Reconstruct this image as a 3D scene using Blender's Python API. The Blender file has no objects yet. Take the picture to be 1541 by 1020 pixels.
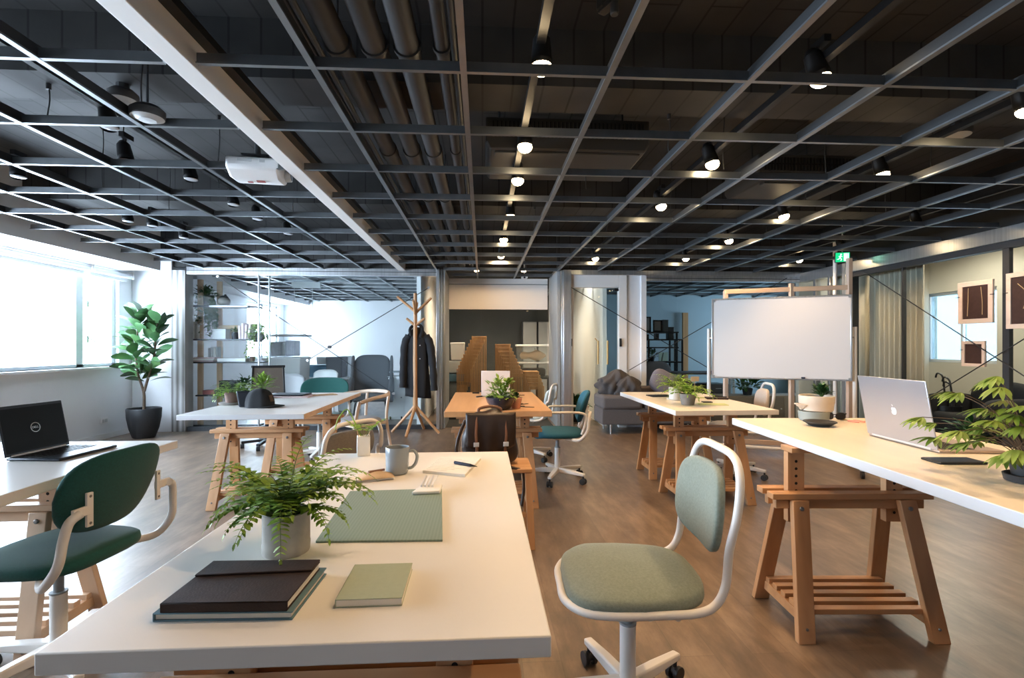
import bpy, bmesh, math, random
from mathutils import Vector, Matrix
PI = math.pi
SC = bpy.context.scene
COL = SC.collection
rnd = random.Random(7)

# ------------------------------------------------------------------ camera
FPX, CX, HZ, CAMH = 757.0, 770.5, 520.0, 1.2
YAW = math.atan((770.5 - 726.0) / FPX)
SN, CS = math.sin(YAW), math.cos(YAW)
cam_d = bpy.data.cameras.new('camera')
cam = bpy.data.objects.new('camera', cam_d)
COL.objects.link(cam)
cam.location = (0, 0, CAMH)
cam.rotation_euler = (PI / 2, 0, -YAW)
cam_d.sensor_width = 36.0
cam_d.lens = 36.0 * FPX / 1541.0
cam_d.shift_y = 10.0 / 1541.0
cam_d.clip_start = 0.05
SC.camera = cam


def at_depth(px, py, d):
    x = (px - CX) / FPX * d
    return Vector((x * CS + d * SN, -x * SN + d * CS, CAMH + (HZ - py) / FPX * d))


def on_z(px, py, z):
    return at_depth(px, py, FPX * (CAMH - z) / (py - HZ))


def on_y(px, py, Y):
    u = (px - CX) / FPX
    return at_depth(px, py, Y / (CS - u * SN))


def on_x(px, py, X):
    u = (px - CX) / FPX
    return at_depth(px, py, X / (u * CS + SN))


# ------------------------------------------------------------------ materials
def new_mat(name):
    m = bpy.data.materials.new(name)
    m.use_nodes = True
    nt = m.node_tree
    b = nt.nodes['Principled BSDF']
    return m, nt, b


def mat(name, col, rough=0.5, metal=0.0, var=0.0, vscale=20.0, stretch=(1, 1, 1), bump=0.0, bscale=200.0,
        spec=None, sheen=0.0, col2=None, coat=0.0, trans=0.0):
    m, nt, b = new_mat(name)
    N, L = nt.nodes, nt.links
    b.inputs['Base Color'].default_value = (*col, 1)
    b.inputs['Roughness'].default_value = rough
    b.inputs['Metallic'].default_value = metal
    if spec is not None:
        b.inputs['Specular IOR Level'].default_value = spec
    if sheen:
        b.inputs['Sheen Weight'].default_value = sheen
    if coat:
        b.inputs['Coat Weight'].default_value = coat
        b.inputs['Coat Roughness'].default_value = 0.15
    tc = mp = None
    if var or bump or col2:
        tc = N.new('ShaderNodeTexCoord')
        mp = N.new('ShaderNodeMapping')
        mp.inputs['Scale'].default_value = stretch
        L.new(tc.outputs['Object'], mp.inputs['Vector'])
    if var or col2:
        nz = N.new('ShaderNodeTexNoise')
        nz.inputs['Scale'].default_value = vscale
        nz.inputs['Detail'].default_value = 5
        L.new(mp.outputs['Vector'], nz.inputs['Vector'])
        rp = N.new('ShaderNodeValToRGB')
        rp.color_ramp.elements[0].position = 0.3
        rp.color_ramp.elements[1].position = 0.7
        if col2:
            a, c = col, col2
        else:
            a = tuple(max(0, x * (1 - var)) for x in col)
            c = tuple(min(1, x * (1 + var)) for x in col)
        rp.color_ramp.elements[0].color = (*a, 1)
        rp.color_ramp.elements[1].color = (*c, 1)
        L.new(nz.outputs['Fac'], rp.inputs['Fac'])
        L.new(rp.outputs['Color'], b.inputs['Base Color'])
    if bump:
        n2 = N.new('ShaderNodeTexNoise')
        n2.inputs['Scale'].default_value = bscale
        n2.inputs['Detail'].default_value = 3
        L.new(mp.outputs['Vector'], n2.inputs['Vector'])
        bp = N.new('ShaderNodeBump')
        bp.inputs['Strength'].default_value = bump
        bp.inputs['Distance'].default_value = 0.002
        L.new(n2.outputs['Fac'], bp.inputs['Height'])
        L.new(bp.outputs['Normal'], b.inputs['Normal'])
    if trans:
        b.inputs['Transmission Weight'].default_value = trans
    return m


def wood(name, c1, c2, axis='z', rough=0.45, scale=14):
    st = {'x': (0.06, 1, 1), 'y': (1, 0.06, 1), 'z': (1, 1, 0.06)}[axis]
    return mat(name, c1, rough, col2=c2, vscale=scale, stretch=st, bump=0.15, bscale=60)


def emit(name, col, s):
    m = bpy.data.materials.new(name)
    m.use_nodes = True
    nt = m.node_tree
    nt.nodes.clear()
    e = nt.nodes.new('ShaderNodeEmission')
    e.inputs['Color'].default_value = (*col, 1)
    e.inputs['Strength'].default_value = s
    o = nt.nodes.new('ShaderNodeOutputMaterial')
    nt.links.new(e.outputs[0], o.inputs[0])
    return m


def glass_mat(name, tint=(0.93, 0.97, 0.97), ior=1.45, rough=0.0, haze=0.0, coat=0.35):
    m = bpy.data.materials.new(name)
    m.use_nodes = True
    nt = m.node_tree
    N, L = nt.nodes, nt.links
    N.clear()
    out = N.new('ShaderNodeOutputMaterial')
    mx = N.new('ShaderNodeMixShader')
    lw = N.new('ShaderNodeLayerWeight')      # Schlick reflectance, the same from both sides of the pane
    lw.inputs['Blend'].default_value = 0.5
    pw = N.new('ShaderNodeMath')
    pw.operation = 'POWER'
    pw.inputs[1].default_value = 5.0
    L.new(lw.outputs['Facing'], pw.inputs[0])
    fr = N.new('ShaderNodeMath')
    fr.operation = 'MULTIPLY_ADD'
    f0 = ((ior - 1) / (ior + 1)) ** 2 * coat      # per face of a coated pane
    fr.inputs[1].default_value = 0.55 if coat > .2 else 0.35
    fr.inputs[2].default_value = f0
    L.new(pw.outputs[0], fr.inputs[0])
    tr = N.new('ShaderNodeBsdfTransparent')
    tr.inputs['Color'].default_value = (*[math.sqrt(q) for q in tint], 1)   # two faces per pane
    gl = N.new('ShaderNodeBsdfGlossy')
    gl.inputs['Roughness'].default_value = rough
    L.new(fr.outputs[0], mx.inputs[0])
    if haze:
        df = N.new('ShaderNodeBsdfDiffuse')
        df.inputs['Color'].default_value = (0.85, 0.9, 0.9, 1)
        m2 = N.new('ShaderNodeMixShader')
        m2.inputs[0].default_value = haze
        L.new(tr.outputs[0], m2.inputs[1])
        L.new(df.outputs[0], m2.inputs[2])
        L.new(m2.outputs[0], mx.inputs[1])
    else:
        L.new(tr.outputs[0], mx.inputs[1])
    L.new(gl.outputs[0], mx.inputs[2])
    L.new(mx.outputs[0], out.inputs[0])
    return m


def floor_mat():
    m, nt, b = new_mat('floor_vinyl')
    N, L = nt.nodes, nt.links
    tc = N.new('ShaderNodeTexCoord')
    mp = N.new('ShaderNodeMapping')
    mp.inputs['Rotation'].default_value = (0, 0, PI / 2)
    L.new(tc.outputs['Object'], mp.inputs['Vector'])
    br = N.new('ShaderNodeTexBrick')
    br.inputs['Scale'].default_value = 1.0
    br.inputs['Brick Width'].default_value = 0.95
    br.inputs['Row Height'].default_value = 0.15
    br.inputs['Mortar Size'].default_value = 0.0012
    br.inputs['Color1'].default_value = (0.30, 0.30, 0.30, 1)
    br.inputs['Color2'].default_value = (0.72, 0.72, 0.72, 1)
    br.inputs['Mortar'].default_value = (0.1, 0.1, 0.1, 1)
    br.offset = 0.37
    L.new(mp.outputs[0], br.inputs['Vector'])
    mp2 = N.new('ShaderNodeMapping')
    mp2.inputs['Scale'].default_value = (5.5, 1.5, 1)
    L.new(tc.outputs['Object'], mp2.inputs['Vector'])
    nz = N.new('ShaderNodeTexNoise')
    nz.inputs['Scale'].default_value = 2.0
    nz.inputs['Detail'].default_value = 8
    nz.inputs['Roughness'].default_value = 0.65
    L.new(mp2.outputs[0], nz.inputs['Vector'])
    mx = N.new('ShaderNodeMix')
    mx.data_type = 'RGBA'
    mx.inputs['Factor'].default_value = 0.24
    L.new(nz.outputs['Fac'], mx.inputs['A'])
    L.new(br.outputs['Color'], mx.inputs['B'])
    rp = N.new('ShaderNodeValToRGB')
    e = rp.color_ramp.elements
    e[0].position, e[0].color = 0.30, (0.070, 0.047, 0.031, 1)
    e[1].position, e[1].color = 0.68, (0.270, 0.185, 0.125, 1)
    k = e.new(0.5)
    k.color = (0.155, 0.103, 0.067, 1)
    L.new(mx.outputs['Result'], rp.inputs['Fac'])
    L.new(rp.outputs['Color'], b.inputs['Base Color'])
    b.inputs['Roughness'].default_value = 0.40
    b.inputs['Specular IOR Level'].default_value = 0.6
    b.inputs['Coat Weight'].default_value = 0.35
    b.inputs['Coat Roughness'].default_value = 0.32
    return m


def concrete_mat():
    m, nt, b = new_mat('dark_concrete')
    N, L = nt.nodes, nt.links
    tc = N.new('ShaderNodeTexCoord')
    nz = N.new('ShaderNodeTexNoise')
    nz.inputs['Scale'].default_value = 2.5
    nz.inputs['Detail'].default_value = 8
    L.new(tc.outputs['Object'], nz.inputs['Vector'])
    br = N.new('ShaderNodeTexBrick')
    br.inputs['Scale'].default_value = 1
    br.inputs['Brick Width'].default_value = 2.4
    br.inputs['Row Height'].default_value = 0.16
    br.inputs['Mortar Size'].default_value = 0.006
    br.inputs['Color1'].default_value = (1, 1, 1, 1)
    br.inputs['Color2'].default_value = (0.85, 0.85, 0.85, 1)
    br.inputs['Mortar'].default_value = (0.18, 0.18, 0.18, 1)
    mp = N.new('ShaderNodeMapping')
    mp.inputs['Rotation'].default_value = (0, 0, PI / 2)
    L.new(tc.outputs['Object'], mp.inputs['Vector'])
    L.new(mp.outputs[0], br.inputs['Vector'])
    rp = N.new('ShaderNodeValToRGB')
    rp.color_ramp.elements[0].position = 0.3
    rp.color_ramp.elements[0].color = (0.018, 0.0185, 0.0195, 1)
    rp.color_ramp.elements[1].position = 0.75
    rp.color_ramp.elements[1].color = (0.052, 0.0505, 0.050, 1)
    L.new(nz.outputs['Fac'], rp.inputs['Fac'])
    mx = N.new('ShaderNodeMix')
    mx.data_type = 'RGBA'
    mx.blend_type = 'MULTIPLY'
    mx.inputs['Factor'].default_value = 1
    L.new(rp.outputs['Color'], mx.inputs['A'])
    L.new(br.outputs['Color'], mx.inputs['B'])
    L.new(mx.outputs['Result'], b.inputs['Base Color'])
    b.inputs['Roughness'].default_value = 0.7
    return m


def stripe_mat(name, c1, c2, scale=60, axis='X', rough=0.7):
    m, nt, b = new_mat(name)
    N, L = nt.nodes, nt.links
    tc = N.new('ShaderNodeTexCoord')
    wv = N.new('ShaderNodeTexWave')
    wv.bands_direction = axis
    wv.inputs['Scale'].default_value = scale
    wv.inputs['Distortion'].default_value = 0.6
    L.new(tc.outputs['Object'], wv.inputs['Vector'])
    rp = N.new('ShaderNodeValToRGB')
    rp.color_ramp.elements[0].color = (*c1, 1)
    rp.color_ramp.elements[1].color = (*c2, 1)
    L.new(wv.outputs['Fac'], rp.inputs['Fac'])
    L.new(rp.outputs['Color'], b.inputs['Base Color'])
    b.inputs['Roughness'].default_value = rough
    return m


M = {}
M['white_paint'] = mat('white_paint', (0.80, 0.81, 0.83), 0.6, var=0.02, vscale=3, bump=0.05, bscale=40)
M['white_laminate'] = mat('white_laminate', (0.80, 0.77, 0.73), 0.33, var=0.025, vscale=3)
M['warm_laminate'] = mat('birch_laminate', (0.80, 0.71, 0.58), 0.36, var=0.03, vscale=4, stretch=(4, .4, 1))
M['white_edge'] = mat('white_edge_band', (0.66, 0.67, 0.69), 0.4)
M['pine_x'] = wood('pine_along_x', (0.40, 0.20, 0.085), (0.56, 0.31, 0.15), 'x')
M['pine_y'] = wood('pine_along_y', (0.40, 0.20, 0.085), (0.56, 0.31, 0.15), 'y')
M['pine_z'] = wood('pine_along_z', (0.40, 0.20, 0.085), (0.56, 0.31, 0.15), 'z')
M['palepine_x'] = wood('pale_pine_along_x', (0.56, 0.38, 0.25), (0.68, 0.48, 0.33), 'x')
M['palepine_z'] = wood('pale_pine_along_z', (0.56, 0.38, 0.25), (0.68, 0.48, 0.33), 'z')
M['oak_top'] = wood('oak_table_top', (0.50, 0.27, 0.12), (0.66, 0.39, 0.19), 'y', 0.4, 10)
M['birch'] = wood('bent_birch', (0.62, 0.47, 0.36), (0.72, 0.57, 0.45), 'z')
M['stackwood'] = wood('stacked_chair_wood', (0.46, 0.235, 0.09), (0.60, 0.34, 0.15), 'z')
M['concrete'] = concrete_mat()
M['floor'] = floor_mat()
M['grid_metal'] = mat('galvanised_grid', (0.24, 0.255, 0.27), 0.34, 0.85, var=0.12, vscale=8)
M['grid_dark'] = mat('grid_web_dark', (0.05, 0.052, 0.055), 0.45, 0.5)
M['pipe'] = mat('pipe_dark', (0.045, 0.045, 0.048), 0.55, var=0.15, vscale=6)
M['steel'] = mat('brushed_steel', (0.60, 0.61, 0.62), 0.28, 0.9, var=0.12, vscale=6, stretch=(8, 8, .3))
M['steel_cladding'] = stripe_mat('steel_cladding', (0.22, 0.21, 0.20), (0.62, 0.62, 0.62), 4.0, 'X', 0.35)
M['chrome'] = mat('chrome', (0.75, 0.76, 0.78), 0.15, 1.0)
M['black_metal'] = mat('black_metal', (0.012, 0.012, 0.013), 0.4, 0.3)
M['black_plastic'] = mat('black_plastic', (0.015, 0.016, 0.018), 0.42)
M['rail_black'] = mat('rail_black', (0.02, 0.022, 0.026), 0.5)
M['glass'] = glass_mat('clear_glass', (0.90, 0.955, 0.955), coat=0.08)
M['glass_win'] = glass_mat('window_glass', (0.97, 0.98, 0.99))
M['glass_grey'] = glass_mat('grey_glass', (0.78, 0.84, 0.84), coat=0.2)
M['glass_door'] = glass_mat('door_glass', (0.85, 0.93, 0.91))
M['plastic_clear'] = glass_mat('translucent_plastic', (0.84, 0.86, 0.85), 1.4, 0.25, haze=0.14)
M['white_metal'] = mat('white_powder_coat', (0.74, 0.71, 0.67), 0.35)
M['white_plastic'] = mat('white_plastic', (0.80, 0.80, 0.80), 0.4)
M['sage'] = mat('sage_fabric', (0.20, 0.235, 0.195), 0.95, var=0.13, vscale=140, bump=0.5, bscale=500, sheen=0.2)
M['teal_green'] = mat('green_fabric', (0.004, 0.070, 0.060), 0.92, var=0.15, vscale=160, bump=0.5, bscale=500, sheen=0.15)
M['petrol'] = mat('petrol_blue_fabric', (0.008, 0.085, 0.125), 0.85, var=0.12, vscale=140, bump=0.4, bscale=500)
M['beige_fabric'] = mat('beige_fabric', (0.56, 0.46, 0.37), 0.9, var=0.06, vscale=120, bump=0.4, bscale=500)
M['taupe_fabric'] = mat('taupe_fabric', (0.22, 0.19, 0.155), 0.9, var=0.1, vscale=120, bump=0.4, bscale=500)
M['grey_fabric'] = mat('grey_fabric', (0.115, 0.115, 0.125), 0.95, var=0.12, vscale=140, bump=0.5, bscale=500)
M['sofa_fabric'] = mat('sofa_fabric', (0.135, 0.120, 0.118), 0.95, var=0.12, vscale=140, bump=0.5, bscale=500)
M['blanket'] = mat('blanket_fabric', (0.085, 0.074, 0.070), 0.97, var=0.15, vscale=90, bump=0.6, bscale=300)
M['light_blue'] = mat('pale_blue_fabric', (0.50, 0.62, 0.68), 0.8, var=0.06, vscale=100)
M['seat_grey'] = mat('grey_seat_pad', (0.30, 0.29, 0.29), 0.7, var=0.06, vscale=60)
M['black_cloth'] = mat('black_cloth', (0.010, 0.010, 0.012), 0.9, bump=0.4, bscale=120)
M['cap_cloth'] = mat('cap_cloth', (0.010, 0.011, 0.013), 0.85, bump=0.3, bscale=300)
M['brown_leather'] = mat('brown_leather', (0.030, 0.016, 0.010), 0.42, var=0.35, vscale=14, bump=0.4, bscale=90)
M['tan_leather'] = mat('tan_leather', (0.20, 0.085, 0.04), 0.45, var=0.15, vscale=20)
M['dark_brown_cover'] = mat('dark_brown_cover', (0.030, 0.017, 0.013), 0.62, spec=0.25, var=0.25, vscale=30, bump=0.3, bscale=250)
M['blue_cover'] = mat('blue_cloth_cover', (0.085, 0.165, 0.205), 0.7, var=0.05, vscale=200)
M['sage_cover'] = mat('sage_cover', (0.36, 0.40, 0.28), 0.7, var=0.03, vscale=100)
M['paper'] = mat('paper_pages', (0.80, 0.76, 0.68), 0.8)
M['page_edge'] = stripe_mat('page_edges', (0.62, 0.58, 0.5), (0.80, 0.76, 0.67), 400, 'Z', 0.8)
M['kraft'] = mat('kraft_paper', (0.62, 0.45, 0.29), 0.8, var=0.05, vscale=60)
M['white_sheet'] = mat('white_sheet', (0.82, 0.80, 0.77), 0.7)
M['mat_green'] = stripe_mat('ribbed_mat', (0.18, 0.245, 0.205), (0.215, 0.28, 0.235), 38, 'X', 0.75)
M['pot_concrete'] = mat('cement_pot', (0.38, 0.35, 0.31), 0.85, var=0.18, vscale=18, bump=0.3, bscale=80)
M['pot_black'] = mat('charcoal_pot', (0.018, 0.019, 0.021), 0.55, var=0.1, vscale=30)
M['pot_grey'] = mat('grey_clay_pot', (0.20, 0.18, 0.16), 0.7, var=0.08, vscale=20)
M['pot_white'] = mat('white_glazed_pot', (0.72, 0.70, 0.66), 0.4)
M['pot_terra'] = mat('dusky_terracotta', (0.20, 0.125, 0.10), 0.8, var=0.1, vscale=20)
M['pot_mauve'] = mat('mauve_pot', (0.14, 0.10, 0.11), 0.6)
M['pot_cream'] = mat('cream_stoneware', (0.66, 0.56, 0.45), 0.5)
M['pot_sagegrey'] = mat('grey_green_stoneware', (0.26, 0.30, 0.29), 0.5)
M['bowl_glazed'] = mat('dark_glazed_bowl', (0.03, 0.03, 0.045), 0.2, var=0.3, vscale=20, coat=0.3)
M['soil'] = mat('potting_soil', (0.02, 0.014, 0.01), 0.95, var=0.4, vscale=80)
M['leaf_fern'] = mat('fern_leaf', (0.11, 0.22, 0.018), 0.5, col2=(0.29, 0.44, 0.06), vscale=16)
M['leaf_light'] = mat('lime_leaf', (0.16, 0.30, 0.02), 0.5, col2=(0.34, 0.52, 0.07), vscale=14)
M['leaf_dark'] = mat('dark_leaf', (0.014, 0.062, 0.016), 0.45, col2=(0.05, 0.13, 0.035), vscale=12)
M['leaf_fig'] = mat('fig_leaf', (0.035, 0.115, 0.050), 0.32, col2=(0.12, 0.24, 0.085), vscale=6)
M['leaf_olive'] = mat('olive_leaf', (0.065, 0.13, 0.015), 0.45, col2=(0.19, 0.29, 0.035), vscale=14)
M['stem_green'] = mat('green_stem', (0.10, 0.16, 0.03), 0.6)
M['stem_brown'] = mat('woody_stem', (0.10, 0.065, 0.04), 0.8, var=0.3, vscale=40)
M['mug'] = mat('grey_mug_glaze', (0.28, 0.31, 0.33), 0.25, coat=0.3)
M['alu'] = mat('laptop_aluminium', (0.47, 0.48, 0.52), 0.38, 0.75)
M['alu_warm'] = mat('laptop_palmrest', (0.52, 0.42, 0.35), 0.4, 0.6)
M['key_black'] = mat('key_black', (0.012, 0.012, 0.013), 0.5)
M['laptop_dark'] = mat('dark_laptop_shell', (0.025, 0.030, 0.040), 0.38, 0.3)
M['screen_off'] = mat('dark_screen', (0.010, 0.012, 0.014), 0.4, spec=0.15)
M['logo_white'] = mat('logo_white', (0.88, 0.88, 0.88), 0.4)
M['silver'] = mat('silver_ink', (0.66, 0.67, 0.68), 0.35, 0.4)
M['board_white'] = mat('whiteboard_surface', (0.78, 0.77, 0.77), 0.22)
M['dark_green_pot'] = mat('green_leaf_mass', (0.02, 0.07, 0.015), 0.5, col2=(0.06, 0.14, 0.03), vscale=10)
M['pink'] = mat('pink_plastic', (0.70, 0.30, 0.25), 0.5)
M['pink_paper'] = mat('pale_pink_cover', (0.68, 0.52, 0.55), 0.7)
M['lime_paper'] = mat('lime_paper', (0.62, 0.66, 0.32), 0.7)
M['red_box'] = mat('dull_red_box', (0.34, 0.10, 0.09), 0.6)
M['blue_box'] = mat('blue_grey_crate', (0.11, 0.22, 0.30), 0.5)
M['navy_pen'] = mat('navy_pen', (0.01, 0.02, 0.05), 0.35)
M['grey_box'] = mat('grey_board_box', (0.13, 0.13, 0.14), 0.7)
M['light_grey'] = mat('light_grey_panel', (0.55, 0.57, 0.58), 0.5)
M['mid_grey'] = mat('mid_grey_panel', (0.28, 0.30, 0.31), 0.5)
M['dark_wall'] = mat('dark_wall_paint', (0.085, 0.093, 0.093), 0.6, var=0.1, vscale=3)
M['blue_wall'] = mat('pale_blue_wall', (0.38, 0.50, 0.56), 0.6, var=0.03, vscale=2)
M['beige_wall'] = mat('beige_wall_paint', (0.56, 0.54, 0.47), 0.65, var=0.03, vscale=2)
M['reflection_sheet'] = mat('beige_reflection_sheet', (0.55, 0.50, 0.40), 0.85, var=0.1, vscale=10, stretch=(6, 6, .4))  # beige of the sheets that stand in for striped glass reflections
M['blind'] = mat('roller_blind_cloth', (0.80, 0.82, 0.84), 0.6)
M['brass'] = mat('brass', (0.45, 0.30, 0.12), 0.45, 0.8)
M['ac_dark'] = mat('dark_painted_metal', (0.045, 0.044, 0.044), 0.55, 0.2)
M['picture_brown'] = mat('brown_card', (0.040, 0.016, 0.012), 0.8, var=0.15, vscale=30)
M['picture_mount'] = wood('pale_wood_mount', (0.66, 0.52, 0.42), (0.74, 0.60, 0.50), 'y')
M['exit_green'] = emit('exit_green', (0.01, 0.42, 0.16), 1.0)
M['exit_white'] = emit('exit_white', (0.55, 1.0, 0.78), 1.0)
M['lamp_glow'] = emit('warm_lamp_glow', (1.0, 0.74, 0.42), 22.0)
M['lamp_off'] = mat('unlit_lens', (0.45, 0.47, 0.5), 0.15)
M['beam_white'] = mat('beam_white_paint', (0.80, 0.78, 0.76), 0.55)
M['dark_mat'] = mat('dark_carpet_mat', (0.035, 0.035, 0.036), 0.95)
M['twine'] = mat('twine', (0.50, 0.38, 0.22), 0.9)
M['mesh_brown'] = mat('brown_mesh', (0.10, 0.075, 0.055), 0.8, var=0.15, vscale=200)
M['skin_pink'] = mat('coral_clip', (0.62, 0.34, 0.27), 0.6)


# ------------------------------------------------------------------ mesh builder
def V(*a):
    return Vector(a)


class MB:
    def __init__(self):
        self.v, self.f, self.mi, self.cur = [], [], [], 0
        self.mx = Matrix.Identity(4)

    def add(self, vs, fs):
        o = len(self.v)
        self.v += [self.mx @ Vector(p) for p in vs]
        self.f += [tuple(i + o for i in q) for q in fs]
        self.mi += [self.cur] * len(fs)
        return self

    def mat(self, i):
        self.cur = i
        return self

    def box(self, c, s, rz=0.0, rx=0.0, ry=0.0):
        R = Matrix.Rotation(rz, 3, 'Z') @ Matrix.Rotation(ry, 3, 'Y') @ Matrix.Rotation(rx, 3, 'X')
        c = Vector(c)
        P = [c + R @ V(x * s[0] / 2, y * s[1] / 2, z * s[2] / 2) for z in (-1, 1) for y in (-1, 1) for x in (-1, 1)]
        return self.add(P, [(0, 2, 3, 1), (4, 5, 7, 6), (0, 1, 5, 4), (2, 6, 7, 3), (0, 4, 6, 2), (1, 3, 7, 5)])

    def bb(self, x0, x1, y0, y1, z0, z1):
        return self.box(((x0 + x1) / 2, (y0 + y1) / 2, (z0 + z1) / 2), (abs(x1 - x0), abs(y1 - y0), abs(z1 - z0)))

    def bar(self, p0, p1, w, h, side=(1, 0, 0)):
        """straight board from p0 to p1: width w along 'side', thickness h across it"""
        p0, p1 = Vector(p0), Vector(p1)
        t = (p1 - p0).normalized()
        s = Vector(side)
        n = t.cross(s).normalized()
        s = n.cross(t).normalized()
        P = []
        for p in (p0, p1):
            P += [p + s * (a * w / 2) + n * (b * h / 2) for a, b in ((-1, -1), (1, -1), (1, 1), (-1, 1))]
        return self.add(P, [(0, 3, 2, 1), (4, 5, 6, 7), (0, 1, 5, 4), (1, 2, 6, 5), (2, 3, 7, 6), (3, 0, 4, 7)])

    def leg(self, p0, p1, w, h):
        """board whose two ends are cut level (horizontal sections w along x, h along y)"""
        P = []
        for p in (Vector(p0), Vector(p1)):
            P += [p + V(a * w / 2, b * h / 2, 0) for a, b in ((-1, -1), (1, -1), (1, 1), (-1, 1))]
        return self.add(P, [(0, 3, 2, 1), (4, 5, 6, 7), (0, 1, 5, 4), (1, 2, 6, 5), (2, 3, 7, 6), (3, 0, 4, 7)])

    def cyl(self, p0, p1, r0, r1=None, n=16, cap=True):
        p0, p1 = Vector(p0), Vector(p1)
        r1 = r0 if r1 is None else r1
        t = (p1 - p0).normalized()
        a = t.orthogonal().normalized()
        b = t.cross(a)
        P = []
        for p, r in ((p0, r0), (p1, r1)):
            P += [p + (a * math.cos(2 * PI * i / n) + b * math.sin(2 * PI * i / n)) * r for i in range(n)]
        F = [(i, (i + 1) % n, n + (i + 1) % n, n + i) for i in range(n)]
        if cap:
            F += [tuple(range(n - 1, -1, -1)), tuple(range(n, 2 * n))]
        return self.add(P, F)

    def tube(self, path, r, n=8, closed=False, cap=True):
        path = [Vector(p) for p in path]
        m = len(path)
        rs = r if isinstance(r, (list, tuple)) else [r] * m
        P, F = [], []
        prev = None
        for i, p in enumerate(path):
            if closed:
                t = path[(i + 1) % m] - path[i - 1]
            else:
                t = path[min(i + 1, m - 1)] - path[max(i - 1, 0)]
            if t.length < 1e-9:
                t = V(0, 0, 1)
            t.normalize()
            a = t.orthogonal().normalized() if prev is None else (prev - t * prev.dot(t))
            if a.length < 1e-6:
                a = t.orthogonal()
            a.normalize()
            prev = a
            b = t.cross(a)
            P += [p + (a * math.cos(2 * PI * k / n) + b * math.sin(2 * PI * k / n)) * rs[i] for k in range(n)]
        segs = m if closed else m - 1
        off = 0
        if closed:
            # match the seam
            best, off = 1e9, 0
            for k in range(n):
                d = (P[(m - 1) * n] - P[k]).length
                if d < best:
                    best, off = d, k
        for i in range(segs):
            j = (i + 1) % m
            o = off if (closed and j == 0) else 0
            F += [(i * n + k, i * n + (k + 1) % n, j * n + (k + 1 + o) % n, j * n + (k + o) % n) for k in range(n)]
        if cap and not closed:
            F += [tuple(range(n - 1, -1, -1)), tuple((m - 1) * n + k for k in range(n))]
        return self.add(P, F)

    def lathe(self, prof, c=(0, 0, 0), n=24, sx=1.0, sy=1.0, cap0=True, cap1=True):
        c = Vector(c)
        m = len(prof)
        P = [c + V(r * math.cos(2 * PI * k / n) * sx, r * math.sin(2 * PI * k / n) * sy, z) for r, z in prof for k in range(n)]
        F = [(i * n + k, i * n + (k + 1) % n, (i + 1) * n + (k + 1) % n, (i + 1) * n + k) for i in range(m - 1) for k in range(n)]
        if cap0:
            F.append(tuple(range(n - 1, -1, -1)))
        if cap1:
            F.append(tuple((m - 1) * n + k for k in range(n)))
        return self.add(P, F)

    def prism(self, poly, z0, z1, mx=None):
        n = len(poly)
        P = [V(x, y, z0) for x, y in poly] + [V(x, y, z1) for x, y in poly]
        if mx is not None:
            P = [mx @ p for p in P]
        F = [tuple(range(n - 1, -1, -1)), tuple(range(n, 2 * n))] + [(i, (i + 1) % n, n + (i + 1) % n, n + i) for i in range(n)]
        return self.add(P, F)

    def grid(self, fn, nu, nv):
        P = [fn(i / nu, j / nv) for j in range(nv + 1) for i in range(nu + 1)]
        w = nu + 1
        F = [(j * w + i, j * w + i + 1, (j + 1) * w + i + 1, (j + 1) * w + i) for j in range(nv) for i in range(nu)]
        return self.add(P, F)

    def blob(self, c, s, nu=20, nv=12, e=1.0, fn=None):
        """superellipsoid with half sizes s; e < 1 makes it boxier"""
        def sp(a, e):
            return math.copysign(abs(a) ** e, a)
        c = Vector(c)
        P, F = [], []
        for j in range(nv + 1):
            ph = -PI / 2 + PI * j / nv
            for i in range(nu):
                th = 2 * PI * i / nu
                p = V(s[0] * sp(math.cos(ph), e) * sp(math.cos(th), e), s[1] * sp(math.cos(ph), e) * sp(math.sin(th), e), s[2] * sp(math.sin(ph), e))
                if fn:
                    p = fn(p)
                P.append(c + p)
        for j in range(nv):
            for i in range(nu):
                F.append((j * nu + i, j * nu + (i + 1) % nu, (j + 1) * nu + (i + 1) % nu, (j + 1) * nu + i))
        return self.add(P, F)

    def leaf(self, p, d, up, L, W, bend=0.3, shape=None, n=5):
        """one leaf blade, two cells wide, folded a little along its midrib"""
        d = Vector(d).normalized()
        up = Vector(up)
        s = d.cross(up)
        if s.length < 1e-5:
            s = d.orthogonal()
        s.normalize()
        nn = s.cross(d).normalized()
        P, F = [], []
        for i in range(n + 1):
            t = i / n
            w = (shape(t) if shape else math.sin(PI * (0.04 + 0.94 * t)) ** 0.8) * W / 2
            c = Vector(p) + d * (L * t) - nn * (bend * L * t * t)
            P += [c - s * w + nn * (0.18 * w), c, c + s * w + nn * (0.18 * w)]
        for i in range(n):
            a = i * 3
            F += [(a, a + 1, a + 4, a + 3), (a + 1, a + 2, a + 5, a + 4)]
        return self.add(P, F)

    def build(self, name, mats, parent=None, bevel=0.0, sharp=38, loc=None, segs=2, solid=0.0, sub=0):
        me = bpy.data.meshes.new(name)
        me.from_pydata([tuple(p) for p in self.v], [], self.f)
        me.validate()
        if not isinstance(mats, (list, tuple)):
            mats = [mats]
        for m in mats:
            me.materials.append(M[m] if isinstance(m, str) else m)
        if len(mats) > 1 and len(me.polygons) == len(self.mi):
            me.polygons.foreach_set('material_index', self.mi)
        me.polygons.foreach_set('use_smooth', [True] * len(me.polygons))
        bm = bmesh.new()
        bm.from_mesh(me)
        bmesh.ops.recalc_face_normals(bm, faces=bm.faces)
        bm.to_mesh(me)
        bm.free()
        me.set_sharp_from_angle(angle=math.radians(sharp))
        o = bpy.data.objects.new(name, me)
        COL.objects.link(o)
        if parent is not None:
            o.parent = parent
        if loc is not None:
            o.location = loc
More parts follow.
